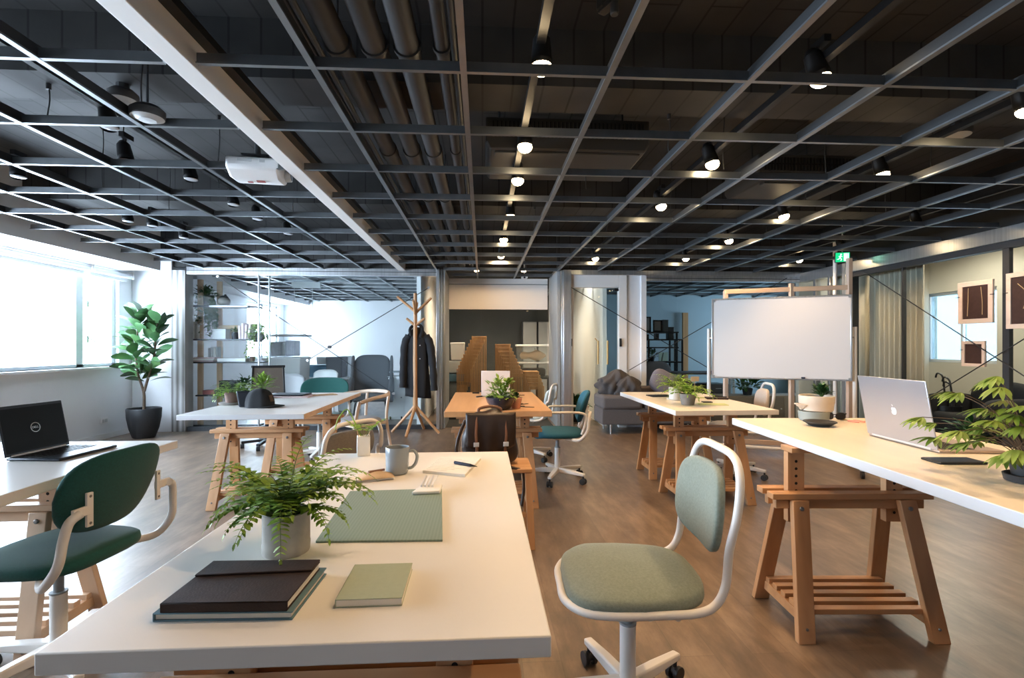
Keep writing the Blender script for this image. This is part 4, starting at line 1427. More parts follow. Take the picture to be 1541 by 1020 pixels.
def trailing(mb, c, n, L, leaf, seed=3, rad=.08):
    r = random.Random(seed)
    for k in range(n):
        a = r.uniform(0, 2 * PI)
        ln = L * r.uniform(.3, 1.0)
        p = Vector(c) + V(math.cos(a), math.sin(a), 0) * rad
        pts = [Vector(c), p + V(0, 0, .02)]
        for i in range(8):
            p = p + V(math.cos(a) * .006 + r.uniform(-.008, .008), math.sin(a) * .006 + r.uniform(-.008, .008), -ln / 8)
            pts.append(p.copy())
        mb.mat(1).tube(pts, .0012, 4)
        mb.mat(0)
        for q in pts[1:]:
            for _ in range(2):
                mb.leaf(q, (r.uniform(-1, 1), r.uniform(-1, 1), r.uniform(-.7, .3)), (0, 0, 1), leaf, leaf * .7, .2, None, 3)
    return mb


Z1 = .75
# fern in the cement pot on the front desk
p = on_z(431, 829, Z1)
t = thing('potted_fern', 'feathery green fern in a pale cement pot on the front desk', 'potted plant', p, 0)
MB().lathe([(.047, 0), (.0485, .003), (.0495, .02), (.0485, .022), (.0485, .083), (.0495, .088), (.047, .090), (.043, .088), (.042, .072), (.001, .070)], n=40, cap1=False).build('pot', 'pot_concrete', t)
MB().lathe([(.042, .074), (.001, .080)], n=24, cap0=False, cap1=False).build('soil', 'soil', t)
fb = MB()
fern(fb, (0, 0, .078), 32, .205, (.20, 1.0), .025, 11, 15, .5, 1.25, .40)
fern(fb, (0.0, 0, .078), 30, .205, (.55, 1.2), .026, 12, 15, .5, 1.0, .35)
fern(fb, (0.0, 0, .078), 14, .12, (.6, 1.3), .024, 13, 11, .55, .8, .3)
fb.build('foliage', ['leaf_fern', 'stem_green'], t, sharp=80)

# small carton vase with sprigs at the far edge of the front desk
p = on_z(550, 682, Z1)
t = thing('flower_carton', 'small white carton vase with sprigs on the far edge of the front desk', 'vase', (p.x, 2.10, Z1), .25)
MB().box((0, 0, .04), (.052, .045, .08)).build('carton', 'white_sheet', t, bevel=.003)
for s in (-1, 1):
    MB().bar((s * .02, 0, .079), (s * .026, .0, .105), .03, .002, (0, 1, 0)).build('flap', 'kraft', t)
fb = MB()
fern(fb, (0, 0, .075), 6, .13, (.6, 1.1), .026, 21, 9, .5, .5, .1)
fb.tube(spline([V(-.01, 0, .08), V(-.05, 0, .17), V(-.07, 0, .19), V(-.10, 0, .15), V(-.11, 0, .11)], 6), .0025, 5)
fb.build('sprigs', ['leaf_light', 'stem_green'], t, sharp=80)

# books and papers on the front desk ------------------------------------------------
def book(name, label, cat, corner, w, d, h, rz, cover, z, group=None, band=False, gap=.004):
    """hardback lying flat; corner = near left corner"""
    t = thing(name, label, cat, (corner.x, corner.y, z), rz, group)
    MB().bb(0, w, 0, d, h - .0025, h).bb(0, w, 0, d, 0, .0025).bb(0, .003, 0, d, 0, h).build('cover', cover, t, bevel=.001)
    MB().bb(.003, w - gap, gap, d - gap, .0025, h - .0025).build('pages', 'page_edge', t)
    if band:
        MB().bb(-.001, w + .001, d * .62, d + .001, h, h + .004).bb(-.001, w + .001, d, d + .003, .002, h + .004).build('flap', cover, t, bevel=.0015)
    return t


c0, c1, c2 = on_z(229, 936, Z1), on_z(440, 933, Z1), on_z(477, 868, Z1)
rzb = math.atan2(c1.y - c0.y, c1.x - c0.x)
wdt = (c1 - c0).length
book('notebook', 'blue-grey hardcover book under the dark brown notebook on the front desk', 'book', c0, wdt, .165, .014, rzb, 'blue_cover', Z1)
c0, c1 = on_z(240, 921, Z1 + .016), on_z(432, 918, Z1 + .016)
t = thing('notebook', 'dark brown soft notebook with folded flap lying on the blue book', 'book', (c0.x, c0.y, Z1 + .0142), math.atan2(c1.y - c0.y, c1.x - c0.x))
wn = (c1 - c0).length
MB().bb(0, wn, 0, .155, .013, .0155).bb(0, wn, 0, .155, 0, .0025).bb(0, wn, 0, .004, 0, .0155).build('cover', 'dark_brown_cover', t, bevel=.0012)
MB().bb(.004, wn - .002, .004, .152, .0025, .013).build('pages', 'page_edge', t)
MB().prism([(0, .095), (wn, .110), (wn, .156), (0, .156)], .0155, .0195).build('flap', 'dark_brown_cover', t, bevel=.0015)
c0, c1, c2 = on_z(504, 915, Z1), on_z(605, 912, Z1), on_z(612, 856, Z1)
t = thing('notebook', 'pale sage green notebook lying alone on the front desk', 'book', (c0.x, c0.y, Z1), math.atan2(c1.y - c0.y, c1.x - c0.x) + .01)
wn = (c1 - c0).length
MB().bb(0, wn, 0, .140, .0125, .0145).bb(0, wn, 0, .140, 0, .002).bb(0, .002, 0, .140, 0, .0145).build('cover', 'sage_cover', t, bevel=.0008)
MB().bb(.002, wn - .001, .0008, .138, .002, .0125).build('pages', 'page_edge', t)
# ribbed mat
q = [on_z(475, 817, Z1), on_z(666, 815, Z1), on_z(665, 737, Z1), on_z(527, 741, Z1)]
cc = sum(q, V(0, 0, 0)) / 4
t = MB().prism([(a.x - cc.x, a.y - cc.y) for a in q], 0, .005).build('desk_mat', 'mat_green', bevel=.001)
t.location = (cc.x, cc.y, Z1)
tag(t, 'ribbed sage green desk mat lying flat on the front desk', 'desk mat')
# mug
p = on_z(598, 712, Z1)
t = thing('mug', 'grey ceramic mug on the front desk', 'mug', p, -.15)
sc = (p - cam.location).length / FPX
R = 17.5 * 2.0 / FPX * .92
MB().lathe([(.030, 0), (.035, .003), (.0395, .012), (.0405, .05), (.0415, .092), (.0405, .094), (.0385, .092), (.037, .05), (.034, .01), (.001, .008)], n=36, cap1=False).build('cup', 'mug', t)
MB().tube(spline([V(.038, 0, .078), V(.058, 0, .082), V(.071, 0, .064), V(.066, 0, .038), V(.052, 0, .022), V(.038, 0, .020)], 6), .0055, 10).build('handle', 'mug', t)
# kraft pouch
p = on_z(545, 722, Z1)
t = thing('paper_pouch', 'kraft and white paper pouch left of the grey mug', 'paper pouch', (p.x, p.y, Z1), .35)
MB().grid(lambda u, v: V(-.10 + .20 * u, -.035 + .09 * v, .003 + .010 * math.sin(u * PI) * math.sin(v * PI) + .003 * math.sin(u * 9)), 14, 8).build('sleeve', 'white_sheet', t, solid=.004)
MB().grid(lambda u, v: V(-.02 + .12 * u, -.045 + .085 * v, .011 + .014 * math.sin(u * PI) * math.sin(v * PI)), 12, 8).build('kraft_sheet', 'kraft', t, solid=.002)
MB().cyl((.02, -.01, .027), (.075, .015, .024), .004).build('clip', 'tan_leather', t)
# pen sleeve
p = on_z(640, 745, Z1 + .005)
t = thing('pen_sleeve', 'white paper sleeve of pens at the far right corner of the green mat', 'pen sleeve', (p.x, p.y, Z1 + .0052), -.06)
MB().prism([(-.040, 0), (.042, .012), (.040, .085), (-.025, .080)], 0, .010).build('sleeve', 'white_sheet', t, bevel=.003)
for k, m in enumerate(('silver', 'white_plastic', 'silver', 'white_plastic')):
    MB().cyl((-.020 + .011 * k, .05, .013), (-.024 + .012 * k, .155, .016), .0035, n=8).build('pen', m, t)
# notepad and pen
c0, c1, c2, c3 = on_z(636, 712, Z1), on_z(700, 718, Z1), on_z(724, 692, Z1), on_z(662, 690, Z1)
cc = (c0 + c1 + c2 + c3) / 4
t = thing('notepad', 'open white notepad with faint writing at the far end of the front desk', 'notepad', (cc.x, cc.y, Z1), 0)
qd = [(a.x - cc.x, a.y - cc.y) for a in (c0, c1, c2, c3)]
MB().prism(qd, .0, .009).build('pages', 'page_edge', t, bevel=.001)
MB().prism([(a * .99, b * .99) for a, b in qd], .009, .010).build('top_page', 'white_sheet', t)
wr = MB()
A0, A1, A2, A3 = [V(a * .9, b * .9, .0103) for a, b in qd]
for i in range(9):
    v = (i + .5) / 10
    a, b = A0.lerp(A3, v), A1.lerp(A2, v)
    n = 40
    e = .55 + .35 * ((i * 7) % 5) / 5
    wr.tube([a.lerp(b, e * j / n) + V(0, .0016 * math.sin(j * 2.3 + i), 0) for j in range(n + 1)], .0003, 3)
wr.build('handwriting', 'mid_grey', t)
a, b = on_z(684, 697, Z1 + .012), on_z(718, 703, Z1 + .012)
t = thing('pen', 'thick dark navy pen lying on the open notepad', 'pen', (a.x, a.y, Z1 + .0155), math.atan2(b.y - a.y, b.x - a.x))
ln = (b - a).length
MB().cyl((0, 0, 0), (ln * .72, 0, 0), .0052, n=14).build('barrel', 'navy_pen', t, bevel=.001)
MB().cyl((ln * .72, 0, 0), (ln, 0, -.001), .0045, .0012, n=12).build('tip', 'black_metal', t)
MB().box((ln * .2, 0, .0062), (ln * .4, .003, .0015)).build('clip', 'silver', t)


# ------------------------------------------------------------------ laptops
def apple_outline():
    pts = []
    for i in range(64):
        a = 2 * PI * i / 64
        r = 1.0 + .07 * math.cos(2 * a) * 0
        x, y = math.cos(a) * .86, math.sin(a) * .92
        y -= .16 * math.exp(-(x / .26) ** 2) * (1 if y > 0 else 0)
        y += .13 * math.exp(-(x / .2) ** 2) * (1 if y < 0 else 0)
        if y < 0:
            x *= 1 - .22 * (-y / .92) ** 2
        d = math.hypot(x - 1.06, y - .12)
        if d < .50:
            k = .50 / max(d, 1e-6)
            x, y = 1.06 + (x - 1.06) * k, .12 + (y - .12) * k
        pts.append((x, y))
    return pts


def laptop(label, hinge, rz, w, d, hlid, lean, shell, palm, keys=True, thin=.012):
    """hinge = middle of the hinge line; +x along the hinge, base runs to +y, lid leans to -y"""
    t = thing('laptop', label, 'laptop', hinge, rz, 'open laptops')
    MB().bb(-w / 2, w / 2, 0, d, .001, thin).build('base', palm, t, bevel=.004)
    if keys:
        k = MB()
        for r_ in range(5):
            for c_ in range(13):
                k.box((-w * .42 + w * .84 * c_ / 12, .035 + (d * .42) * r_ / 4, thin + .0008), (w * .058, d * .075, .0016))
        k.build('keyboard', 'key_black', t)
        MB().bb(-w * .17, w * .17, d * .60, d * .95, thin, thin + .0006).build('touchpad', palm, t)
    MB().cyl((-w * .42, -.002, thin), (w * .42, -.002, thin), .006, n=12).build('hinge', 'silver', t)
    lid = MB().bb(-w / 2, w / 2, -.0055, 0, .004, hlid).build('lid', shell, t, bevel=.003)
    lid.location = (0, 0, thin - .004)
    lid.rotation_euler = (lean, 0, 0)
    MB().bb(-w * .475, w * .475, 0, .0008, .016, hlid - .012).build('screen', 'screen_off', lid)
    return t, lid


hl, hr = on_z(1307.5, 655, .795), on_z(1413.5, 682.5, .795)
hc = (hl + hr) / 2
ang = math.atan2(hr.y - hl.y, hr.x - hl.x)     # from far to near; base to the right (+x world)
hw = (hr - hl).length
t, lid = laptop('silver laptop seen from behind with a white apple mark on the raised desk', (hc.x, hc.y, .795), ang, hw, .245, .268, .175, 'alu', 'alu_warm')
am = MB()
S = .018
fl = Matrix(((-1, 0, 0, 0), (0, 0, 1, 0), (0, 1, 0, 0), (0, 0, 0, 1)))
am.prism([(x * S, y * S + .13) for x, y in apple_outline()], -.0065, -.0056, fl)
am.prism([(S * (.02 + .34 * a), .13 + S * (1.0 + .42 * b)) for a, b in ((0, .15), (.45, .2), (1.0, .65), (1.15, 1.3), (.6, 1.15), (.1, .7))], -.0065, -.0056, fl)
am.build('apple_mark', 'logo_white', lid)

hl, hr = on_z(8.6, 694, .75), on_z(105.7, 672.5, .75)
hc = (hl + hr) / 2
ang = math.atan2(hl.y - hr.y, hl.x - hr.x)
hw = (hr - hl).length
t, lid = laptop('black laptop open on the left desk with a ringed mark on its dark screen', (hc.x, hc.y, .75), ang, hw, .215, .205, .20, 'laptop_dark', 'laptop_dark')
ring = MB().tube([V(.019 * math.cos(a), .0012, .105 + .019 * math.sin(a)) for a in [2 * PI * i / 40 for i in range(40)]], .0016, 6, True)
ring.build('ring_mark', 'silver', lid)
text_mesh('lettering', 'DELL', .0125, 'silver', lid, Matrix.Translation((0, .0012, .105)) @ Matrix(((-1, 0, 0, 0), (0, 0, 1, 0), (0, 1, 0, 0), (0, 0, 0, 1))) @ Matrix.Rotation(0, 4, 'Z'))
# white laptop on the oak desk
a, b = on_z(727, 598.5, .75), on_z(765, 597.5, .75)
hc = (a + b) / 2
t, lid = laptop('white laptop with its lid back towards us on the oak-topped desk', (hc.x, 4.42, .75), 0, .25, .2, .225, .13, 'board_white', 'white_plastic', False)

# ------------------------------------------------------------------ things on the raised desk
Z6 = .795
p = on_z(1244, 643, Z6)
t = thing('bowl', 'flat dark grey bowl in front of the stacked planters on the raised desk', 'bowl', (p.x, p.y + .05, Z6), 0)
MB().lathe([(.042, 0), (.050, .004), (.068, .016), (.076, .020), (.074, .024), (.064, .021), (.042, .007), (.001, .006)], n=36, cap1=False).build('dish', 'pot_black', t)
p = on_z(1231, 633, Z6)
t = thing('planter', 'grey-green stoneware planter carrying the cream one on the raised desk', 'planter', (p.x - .01, p.y + .02, Z6), 0)
MB().lathe([(.066, 0), (.072, .006), (.076, .050), (.074, .052), (.07, .048), (.001, .046)], n=36, cap1=False).build('pot', 'pot_sagegrey', t)
t = thing('planter', 'cream two-tier planter with spout and succulent, topmost of the stack on the raised desk', 'planter', (p.x + .005, p.y + .02, Z6 + .0525), 0)
MB().lathe([(.072, 0), (.080, .004), (.083, .040), (.086, .044), (.087, .080), (.084, .083), (.079, .08), (.077, .06), (.001, .058)], n=40, cap1=False).build('pot', 'pot_cream', t)
MB().grid(lambda a, b: V(-.078 - .042 * b, .04 * (1 - b * .85) * (2 * a - 1), .006 + .030 * abs(2 * a - 1) * (1 - b) + .036 * b), 10, 8).build('spout', 'pot_cream', t, solid=.005)
MB().lathe([(.077, .067), (.001, .072)], n=20, cap0=False, cap1=False).build('soil', 'soil', t)
bushy(MB(), (.030, 0, .072), 120, .062, .034, .42, 31, .6, 1.3).build('foliage', ['leaf_dark', 'stem_green'], t, sharp=80)
# sunglasses-like clip, pencil and pink scissors behind the bowl
a, b = on_z(1256, 632, Z6), on_z(1272, 633, Z6)
t = thing('sunglasses', 'dark folded sunglasses beside the stacked planters', 'sunglasses', (a.x, a.y, Z6), -.2)
for s in (-1, 1):
    MB().blob((s * .03, 0, .022), (.026, .004, .020), 18, 8, .7).build('lens', 'black_plastic', t)
MB().tube([V(-.06, 0, .036), V(0, 0, .03), V(.06, 0, .036)], .0025, 6).build('bridge', 'black_plastic', t)
for s in (-1, 1):
    MB().tube([V(s * .058, .0, .034), V(s * .056, .06, .018), V(s * .05, .11, .003)], .0025, 6).build('temple', 'black_plastic', t)
a, b = on_z(1264, 631.5, Z6), on_z(1303, 638, Z6)
t = thing('scissors', 'pink-handled scissors lying behind the silver laptop', 'scissors', (a.x, a.y, Z6 + .004), math.atan2(b.y - a.y, b.x - a.x))
MB().bar((0, 0, 0), (.07, .006, 0), .010, .003, (0, 1, 0)).bar((0, .004, .003), (.07, -.006, .003), .010, .003, (0, 1, 0)).build('blades', 'brass', t)
for s in (-1, 1):
    MB().tube([V(.10 + .03 * math.cos(q), s * .018 + .013 * math.sin(q), .003) for q in [2 * PI * i / 20 for i in range(20)]], .004, 6, True).build('handle', 'pink', t)
# phone
q = [on_z(1394, 690, Z6), on_z(1412, 698.5, Z6), on_z(1479, 700.5, Z6), on_z(1455, 691, Z6)]
t = thing('phone', 'dark smartphone lying beside the silver laptop on the raised desk', 'phone', ((q[0] + q[2]) / 2).to_tuple(), -.06)
MB().box((0, 0, .0045), (.165, .085, .008)).build('body', 'pot_black', t, bevel=.004)
MB().box((0, 0, .0088), (.155, .076, .0006)).build('screen', 'screen_off', t)
# big plant on the right
p = on_z(1552, 726, Z6)
t = thing('potted_plant', 'leafy olive-green plant in a dark saucer pot at the right edge of the raised desk', 'potted plant', (p.x, p.y, Z6), 0)
MB().lathe([(.045, 0), (.06, .003), (.064, .022), (.060, .024), (.055, .012), (.001, .010)], n=36, cap1=False).build('saucer', 'pot_black', t)
MB().lathe([(.036, .010), (.042, .012), (.05, .06), (.048, .063), (.044, .055), (.001, .053)], n=30, cap1=False).build('pot', 'pot_black', t)
lf = MB()
r9 = random.Random(19)
for k in range(46):
    a = PI * (.30 + 1.5 * k / 45) + r9.uniform(-.2, .2)
    L = r9.uniform(.14, .33)
    el = r9.uniform(.30, 1.30)
    d = V(math.cos(a) * math.cos(el), math.sin(a) * math.cos(el), math.sin(el))
    tip = V(0, 0, .06) + d * L + V(0, 0, -.04 * L / .25)
    lf.mat(1).tube(spline([V(0, 0, .055), V(0, 0, .07) + d * L * .5 + V(0, 0, .01), tip], 5), .0013, 5)
    lf.mat(0)
    h = V(math.cos(a), math.sin(a), r9.uniform(-.35, .15)).normalized()
    s = h.cross(V(0, 0, 1)).normalized()
    for q in range(9):
        f = (q - 4) / 4
        dd = (h * (1.15 - abs(f) * .9) + s * f * 1.1 + V(0, 0, -.22 * abs(f))).normalized()
        lf.leaf(tip - h * .0 , dd, (0, 0, 1), .062 * (1.15 - .45 * abs(f)) * r9.uniform(.85, 1.15), .015, .35, None, 5)
lf.build('foliage', ['leaf_olive', 'stem_brown'], t, sharp=80)

# ------------------------------------------------------------------ things on the oak desk
p = on_z(754, 617, Z1)
t = thing('planted_bowl', 'dark glazed bowl of small leafy plants at the near edge of the oak-topped desk', 'potted plant', (p.x, 3.56, Z1), 0)
MB().lathe([(.055, 0), (.065, .004), (.098, .05), (.108, .085), (.104, .088), (.098, .080), (.001, .075)], n=36, cap1=False).build('bowl', 'bowl_glazed', t)
MB().lathe([(.098, .080), (.001, .090)], n=20, cap0=False, cap1=False).build('soil', 'soil', t)
lf = MB()
bushy(lf, (0, 0, .085), 170, .10, .036, .55, 41, .0, .45)
bushy(lf, (-.02, 0, .15), 34, .075, .040, .6, 42, .4, 1)
bushy(lf, (.05, 0, .15), 24, .06, .038, .6, 43, .5, 1)
lf.build('foliage', ['leaf_fern', 'stem_green'], t, sharp=80)
p = on_z(773, 611, Z1)
t = thing('clay_planter', 'small broken-edged terracotta planter beside the dark planted bowl', 'planter', (.24, 3.60, Z1), 0)
M['terra_light'] = mat('terracotta_light', (0.58, 0.30, 0.20), 0.8)
MB().lathe([(.028, 0), (.030, .002), (.044, .075), (.042, .077), (.038, .07), (.001, .066)], n=28, cap1=False).build('pot', 'terra_light', t)
bushy(MB(), (0, 0, .07), 40, .04, .026, .6, 44, .3, 1).build('foliage', ['leaf_dark', 'stem_green'], t, sharp=80)
for i, (x0, y0, x1, y1, l) in enumerate(((780, 612, 804, 613, 'dark table knife nearest the edge on the oak-topped desk'), (781, 609, 795, 607.5, 'dark table knife farther from the edge on the oak-topped desk'), (768, 596, 789, 594.5, 'slim dark knife beside the white laptop'), (711, 592, 722, 592, 'short dark pen left of the white laptop'), (717, 598, 727, 597, 'short dark pen before the white laptop'))):
    a, b = on_z(x0, y0, Z1), on_z(x1, y1, Z1)
    t = thing('table_knife' if i < 3 else 'pen', l, 'knife' if i < 3 else 'pen', (a.x, a.y, Z1), math.atan2(b.y - a.y, b.x - a.x), 'cutlery on the oak desk' if i < 3 else 'pens on the oak desk')
    L = (b - a).length
    if i < 3:
        MB().prism([(0, -.006), (L * .55, -.010), (L, -.002), (L, .004), (L * .55, .008), (0, .006)], 0, .004).build('blade', 'black_metal', t)
        MB().box((L * .2, 0, .005), (L * .4, .014, .010)).build('handle', 'stem_brown', t, bevel=.003)
    else:
        MB().cyl((0, 0, .006), (L * .85, 0, .006), .006, n=10).cyl((L * .85, 0, .006), (L, 0, .005), .006, .001, n=10).build('barrel', 'black_plastic', t)

# ------------------------------------------------------------------ things on the back-left desk
p = on_z(350, 608, Z1)
t = thing('potted_fern', 'bright green fern in a dusky clay pot and saucer beside the black cap', 'potted plant', (p.x, p.y, Z1), 0)
MB().lathe([(.07, 0), (.092, .003), (.096, .014), (.090, .016), (.001, .012)], n=30, cap1=False).build('saucer', 'pot_grey', t)
MB().lathe([(.040, .014), (.046, .016), (.058, .092), (.056, .095), (.05, .085), (.001, .08)], n=30, cap1=False).build('pot', 'pot_terra', t)
lf = MB()
fern(lf, (0, 0, .085), 30, .17, (.1, 1.1), .030, 51, 10, .5, 1.1, .3)
lf.build('foliage', ['leaf_light', 'stem_green'], t, sharp=80)
p = on_z(365, 604, Z1)
t = thing('potted_plant', 'dark leafy plant just behind the black cap', 'potted plant', (p.x + .06, p.y + .22, Z1), 0)
MB().lathe([(.04, 0), (.045, .003), (.055, .07), (.05, .07), (.001, .065)], n=24, cap1=False).build('pot', 'pot_black', t)
bushy(MB(), (0, 0, .08), 110, .12, .05, .45, 52, .2, .9).build('foliage', ['leaf_fern', 'stem_green'], t, sharp=80)
# cap
M['tan_patch'] = mat('faded_patch', (0.09, 0.055, 0.03), 0.8, var=.2, vscale=60)
p = on_z(386, 614, Z1)
t = thing('cap', 'black baseball cap resting on the back left desk', 'cap', (p.x - .01, p.y + .04, Z1), -.12)
def crown(p):
    k = 1 + .04 * math.sin(math.atan2(p.y, p.x) * 6)
    return V(p.x * k, p.y * k, max(p.z, 0))
MB().blob((0, .03, .0), (.095, .085, .135), 36, 20, .78, crown).build('crown', 'cap_cloth', t, sharp=70)
def brimf(u, v):
    a = -1.25 + 2.5 * u
    r = .088 + .095 * v * math.cos(a * .62)
    return V(r * math.cos(a), .03 + (.082 + .012 * v) * math.sin(a), .012 + .010 * math.cos(a * 1.2) - .008 * v)
MB().grid(brimf, 20, 6).build('brim', 'cap_cloth', t, solid=.004)
MB().box((.088, .03, .065), (.004, .055, .05), ry=-.25).build('front_patch', 'tan_patch', t, bevel=.002)
MB().cyl((0, .03, .130), (0, .03, .137), .008, n=10).build('top_button', 'cap_cloth', t)
t = thing('cap_case', 'black upright pouch leaning just left of the black cap', 'pouch', (p.x - .10, p.y + .07, Z1), .35)
def pouchf(q):
    return V(q.x, q.y + .05 * q.z, q.z)
MB().prism([(-.05, 0), (.045, 0), (.055, .115), (-.07, .12)], -.015, .015, Matrix(((1, 0, 0, 0), (0, 0, 1, 0), (0, 1, 0, 0), (0, 0, 0, 1)))).build('shell', 'laptop_dark', t, bevel=.012, segs=3)
# notebook, paper and sticks
a = on_z(428, 598, Z1)
t = thing('notebook', 'dark closed notebook on the back left desk behind the cap', 'book', (a.x, a.y + .02, Z1 + .010), -.05)
MB().bb(-.15, .15, 0, .21, 0, .012).build('cover', 'laptop_dark', t, bevel=.003)
t = thing('notepad', 'pale pink paper pad under the dark notebook on the back left desk', 'paper', (a.x + .02, a.y - .02, Z1), .05)
MB().bb(-.14, .19, -.02, .22, 0, .0095).build('pages', 'pink_paper', t, bevel=.001)
b = on_z(458, 596, Z1)
t = thing('kraft_envelope', 'brown kraft envelope beside the dark notebook on the back left desk', 'envelope', (b.x + .03, b.y + .03, Z1), .5)
MB().bb(0, .24, -.05, .05, 0, .006).box((.12, 0, .008), (.2, .03, .004), rz=.2).build('paper', 'kraft', t, bevel=.001)

# ------------------------------------------------------------------ things on the back-right desk
p = on_z(1016, 601, Z1)
t = thing('potted_fern', 'light green fern in a white pot on the back right desk', 'potted plant', (p.x, p.y, Z1), 0)
MB().lathe([(.044, 0), (.048, .003), (.052, .10), (.050, .102), (.046, .095), (.001, .09)], n=30, cap1=False).build('pot', 'pot_white', t)
MB().lathe([(.055, 0), (.066, .002), (.07, .009), (.001, .004)], n=24, cap1=False).build('saucer', 'pot_white', t)
lf = MB()
fern(lf, (0, 0, .09), 26, .20, (.3, 1.25), .036, 61, 10, .5, .9, .25)
lf.build('foliage', ['leaf_light', 'stem_green'], t, sharp=80)
p = on_z(1035, 609, Z1)
t = thing('potted_fern', 'green fern with a kraft tag in a grey clay pot on the back right desk', 'potted plant', (p.x, p.y, Z1), 0)
MB().lathe([(.042, 0), (.046, .003), (.057, .055), (.061, .057), (.063, .085), (.060, .087), (.055, .08), (.001, .078)], n=30, cap1=False).build('pot', 'pot_grey', t)
lf = MB()
fern(lf, (0, 0, .08), 30, .20, (.25, 1.2), .036, 62, 10, .5, .9, .25)
bushy(lf, (0, 0, .085), 60, .06, .03, .6, 63, .2, .8)
lf.build('foliage', ['leaf_light', 'stem_green'], t, sharp=80)
MB().box((.03, -.06, .20), (.065, .003, .036), rz=.1).cyl((.03, -.055, .08), (.03, -.058, .20), .002, n=6).build('tag', 'kraft', t)
a = on_z(996, 597, Z1)
t = thing('tablet', 'dark tablet left of the white fern pot on the back right desk', 'tablet', (a.x, a.y + .05, Z1), .1)
MB().box((0, 0, .005), (.20, .14, .009)).build('body', 'laptop_dark', t, bevel=.003)
MB().box((0, 0, .0098), (.18, .12, .0006)).build('screen', 'screen_off', t)
a = on_z(1004, 593, Z1)
t = thing('clip_figure', 'tiny coral coloured ornament on the dark tablet beside the fern', 'ornament', (a.x + .03, a.y - .05, Z1 + .0101), 0)
MB().blob((0, 0, .018), (.018, .012, .018), 14, 8).blob((.012, 0, .042), (.010, .008, .012), 12, 8).build('ornament_body', 'skin_pink', t)
a = on_z(1078, 600, Z1)
t = thing('notebook', 'dark brown notebook on the back right desk right of the ferns', 'book', (a.x, a.y, Z1), -.25)
MB().box((0, 0, .006), (.17, .12, .012)).build('cover', 'dark_brown_cover', t, bevel=.002)
MB().cyl((-.02, .05, .015), (.09, .03, .015), .004, n=8).build('elastic_band', 'black_plastic', t)
a = on_z(1064, 606.5, Z1)
t = thing('phone', 'black phone lying on the yellow paper of the back right desk', 'phone', (a.x, a.y, Z1 + .0045), -.1)
MB().box((0, 0, .005), (.075, .05, .008)).build('body', 'black_plastic', t, bevel=.003)
a = on_z(1072, 608.5, Z1)
t = MB().box((0, 0, .002), (.21, .12, .004)).build('paper_sheet', 'lime_paper')
t.location, t.rotation_euler = (a.x, a.y, Z1), (0, 0, -.2)
tag(t, 'yellow-green paper sheet at the near side of the back right desk', 'paper')
a = on_z(1058, 599, Z1)
t = MB().box((0, 0, .003), (.09, .06, .006)).build('note_block', 'lime_paper')
t.location, t.rotation_euler = (a.x - .03, a.y + .02, Z1), (0, 0, .3)
tag(t, 'small yellow note block between grey clay pot and dark notebook', 'note block')

# ------------------------------------------------------------------ shelf behind the left glass
SY = 7.62
sx0, sx1 = on_y(290, 500, SY).x, on_y(387, 500, SY).x
zz = lambda y: on_y(330, y, SY).z
t = thing('open_shelf', 'open shelf of pale posts and thin black boards behind the back left glass', 'shelf', ((sx0 + sx1) / 2, SY, 0), 0)
hw = (sx1 - sx0) / 2
for px, dy in ((303, -.02), (320, .20)):
    x = on_y(px, 500, SY).x - (sx0 + sx1) / 2
    MB().bb(x - .035, x + .035, dy - .02, dy + .02, 0, zz(421)).build('post', 'palepine_z', t, bevel=.003)
for y, a, b in ((461, -.02, .98), (511, .03, .95), (545, 0, 1.05), (594, .1, 1.0)):
    z = zz(y)
    m = MB().bb(-hw + 2 * hw * a, -hw + 2 * hw * b, -.10, .26, z - .012, z + .008)
    m.build('board', 'rail_black', t, bevel=.002)
MB().bb(-hw + .28, hw - .06, -.13, -.10, zz(461) - .03, zz(461) + .012).build('lamp_tube', 'rail_black', t, bevel=.005)
M['strip_pale'] = mat('diffuser_strip', (0.70, 0.72, 0.72), 0.4)
MB().bb(-hw + .30, hw - .08, -.135, -.128, zz(461) - .020, zz(461) + .004).build('lamp_diffuser', 'strip_pale', t)
MB().bb(hw * .9, hw * .98, -.10, .26, 0, .02).bb(-hw, hw * 1.1, -.09, -.05, .0, .05).build('foot_rail', 'rail_black', t)
cxs = (sx0 + sx1) / 2


def on_shelf(px, yb):
    return V(on_y(px, 500, SY).x, SY + .06, zz(yb) + .008)


def pot(c, r, h, m, label, leafm, kind, cat='potted plant', name='potted_plant', seed=70, **kw):
    t = thing(name, label, cat, c, 0, kw.get('group'))
    MB().lathe([(r * .7, 0), (r * .78, .003), (r, h), (r * .96, h + .003), (r * .9, h - .01), (.001, h - .012)], n=26, cap1=False).build('pot', m, t)
    lf = MB()
    if 'b' in kind:
        bushy(lf, (0, 0, h), kw.get('n', 90), kw.get('R', r * 1.6), kw.get('leaf', .05), .5, seed, .1, .6)
    if 't' in kind:
        trailing(lf, (0, 0, h), kw.get('nt', 16), kw.get('L', .5), kw.get('leaf', .04), seed + 1, r)
    lf.build('foliage', [leafm, 'stem_green'], t, sharp=80)
    return t


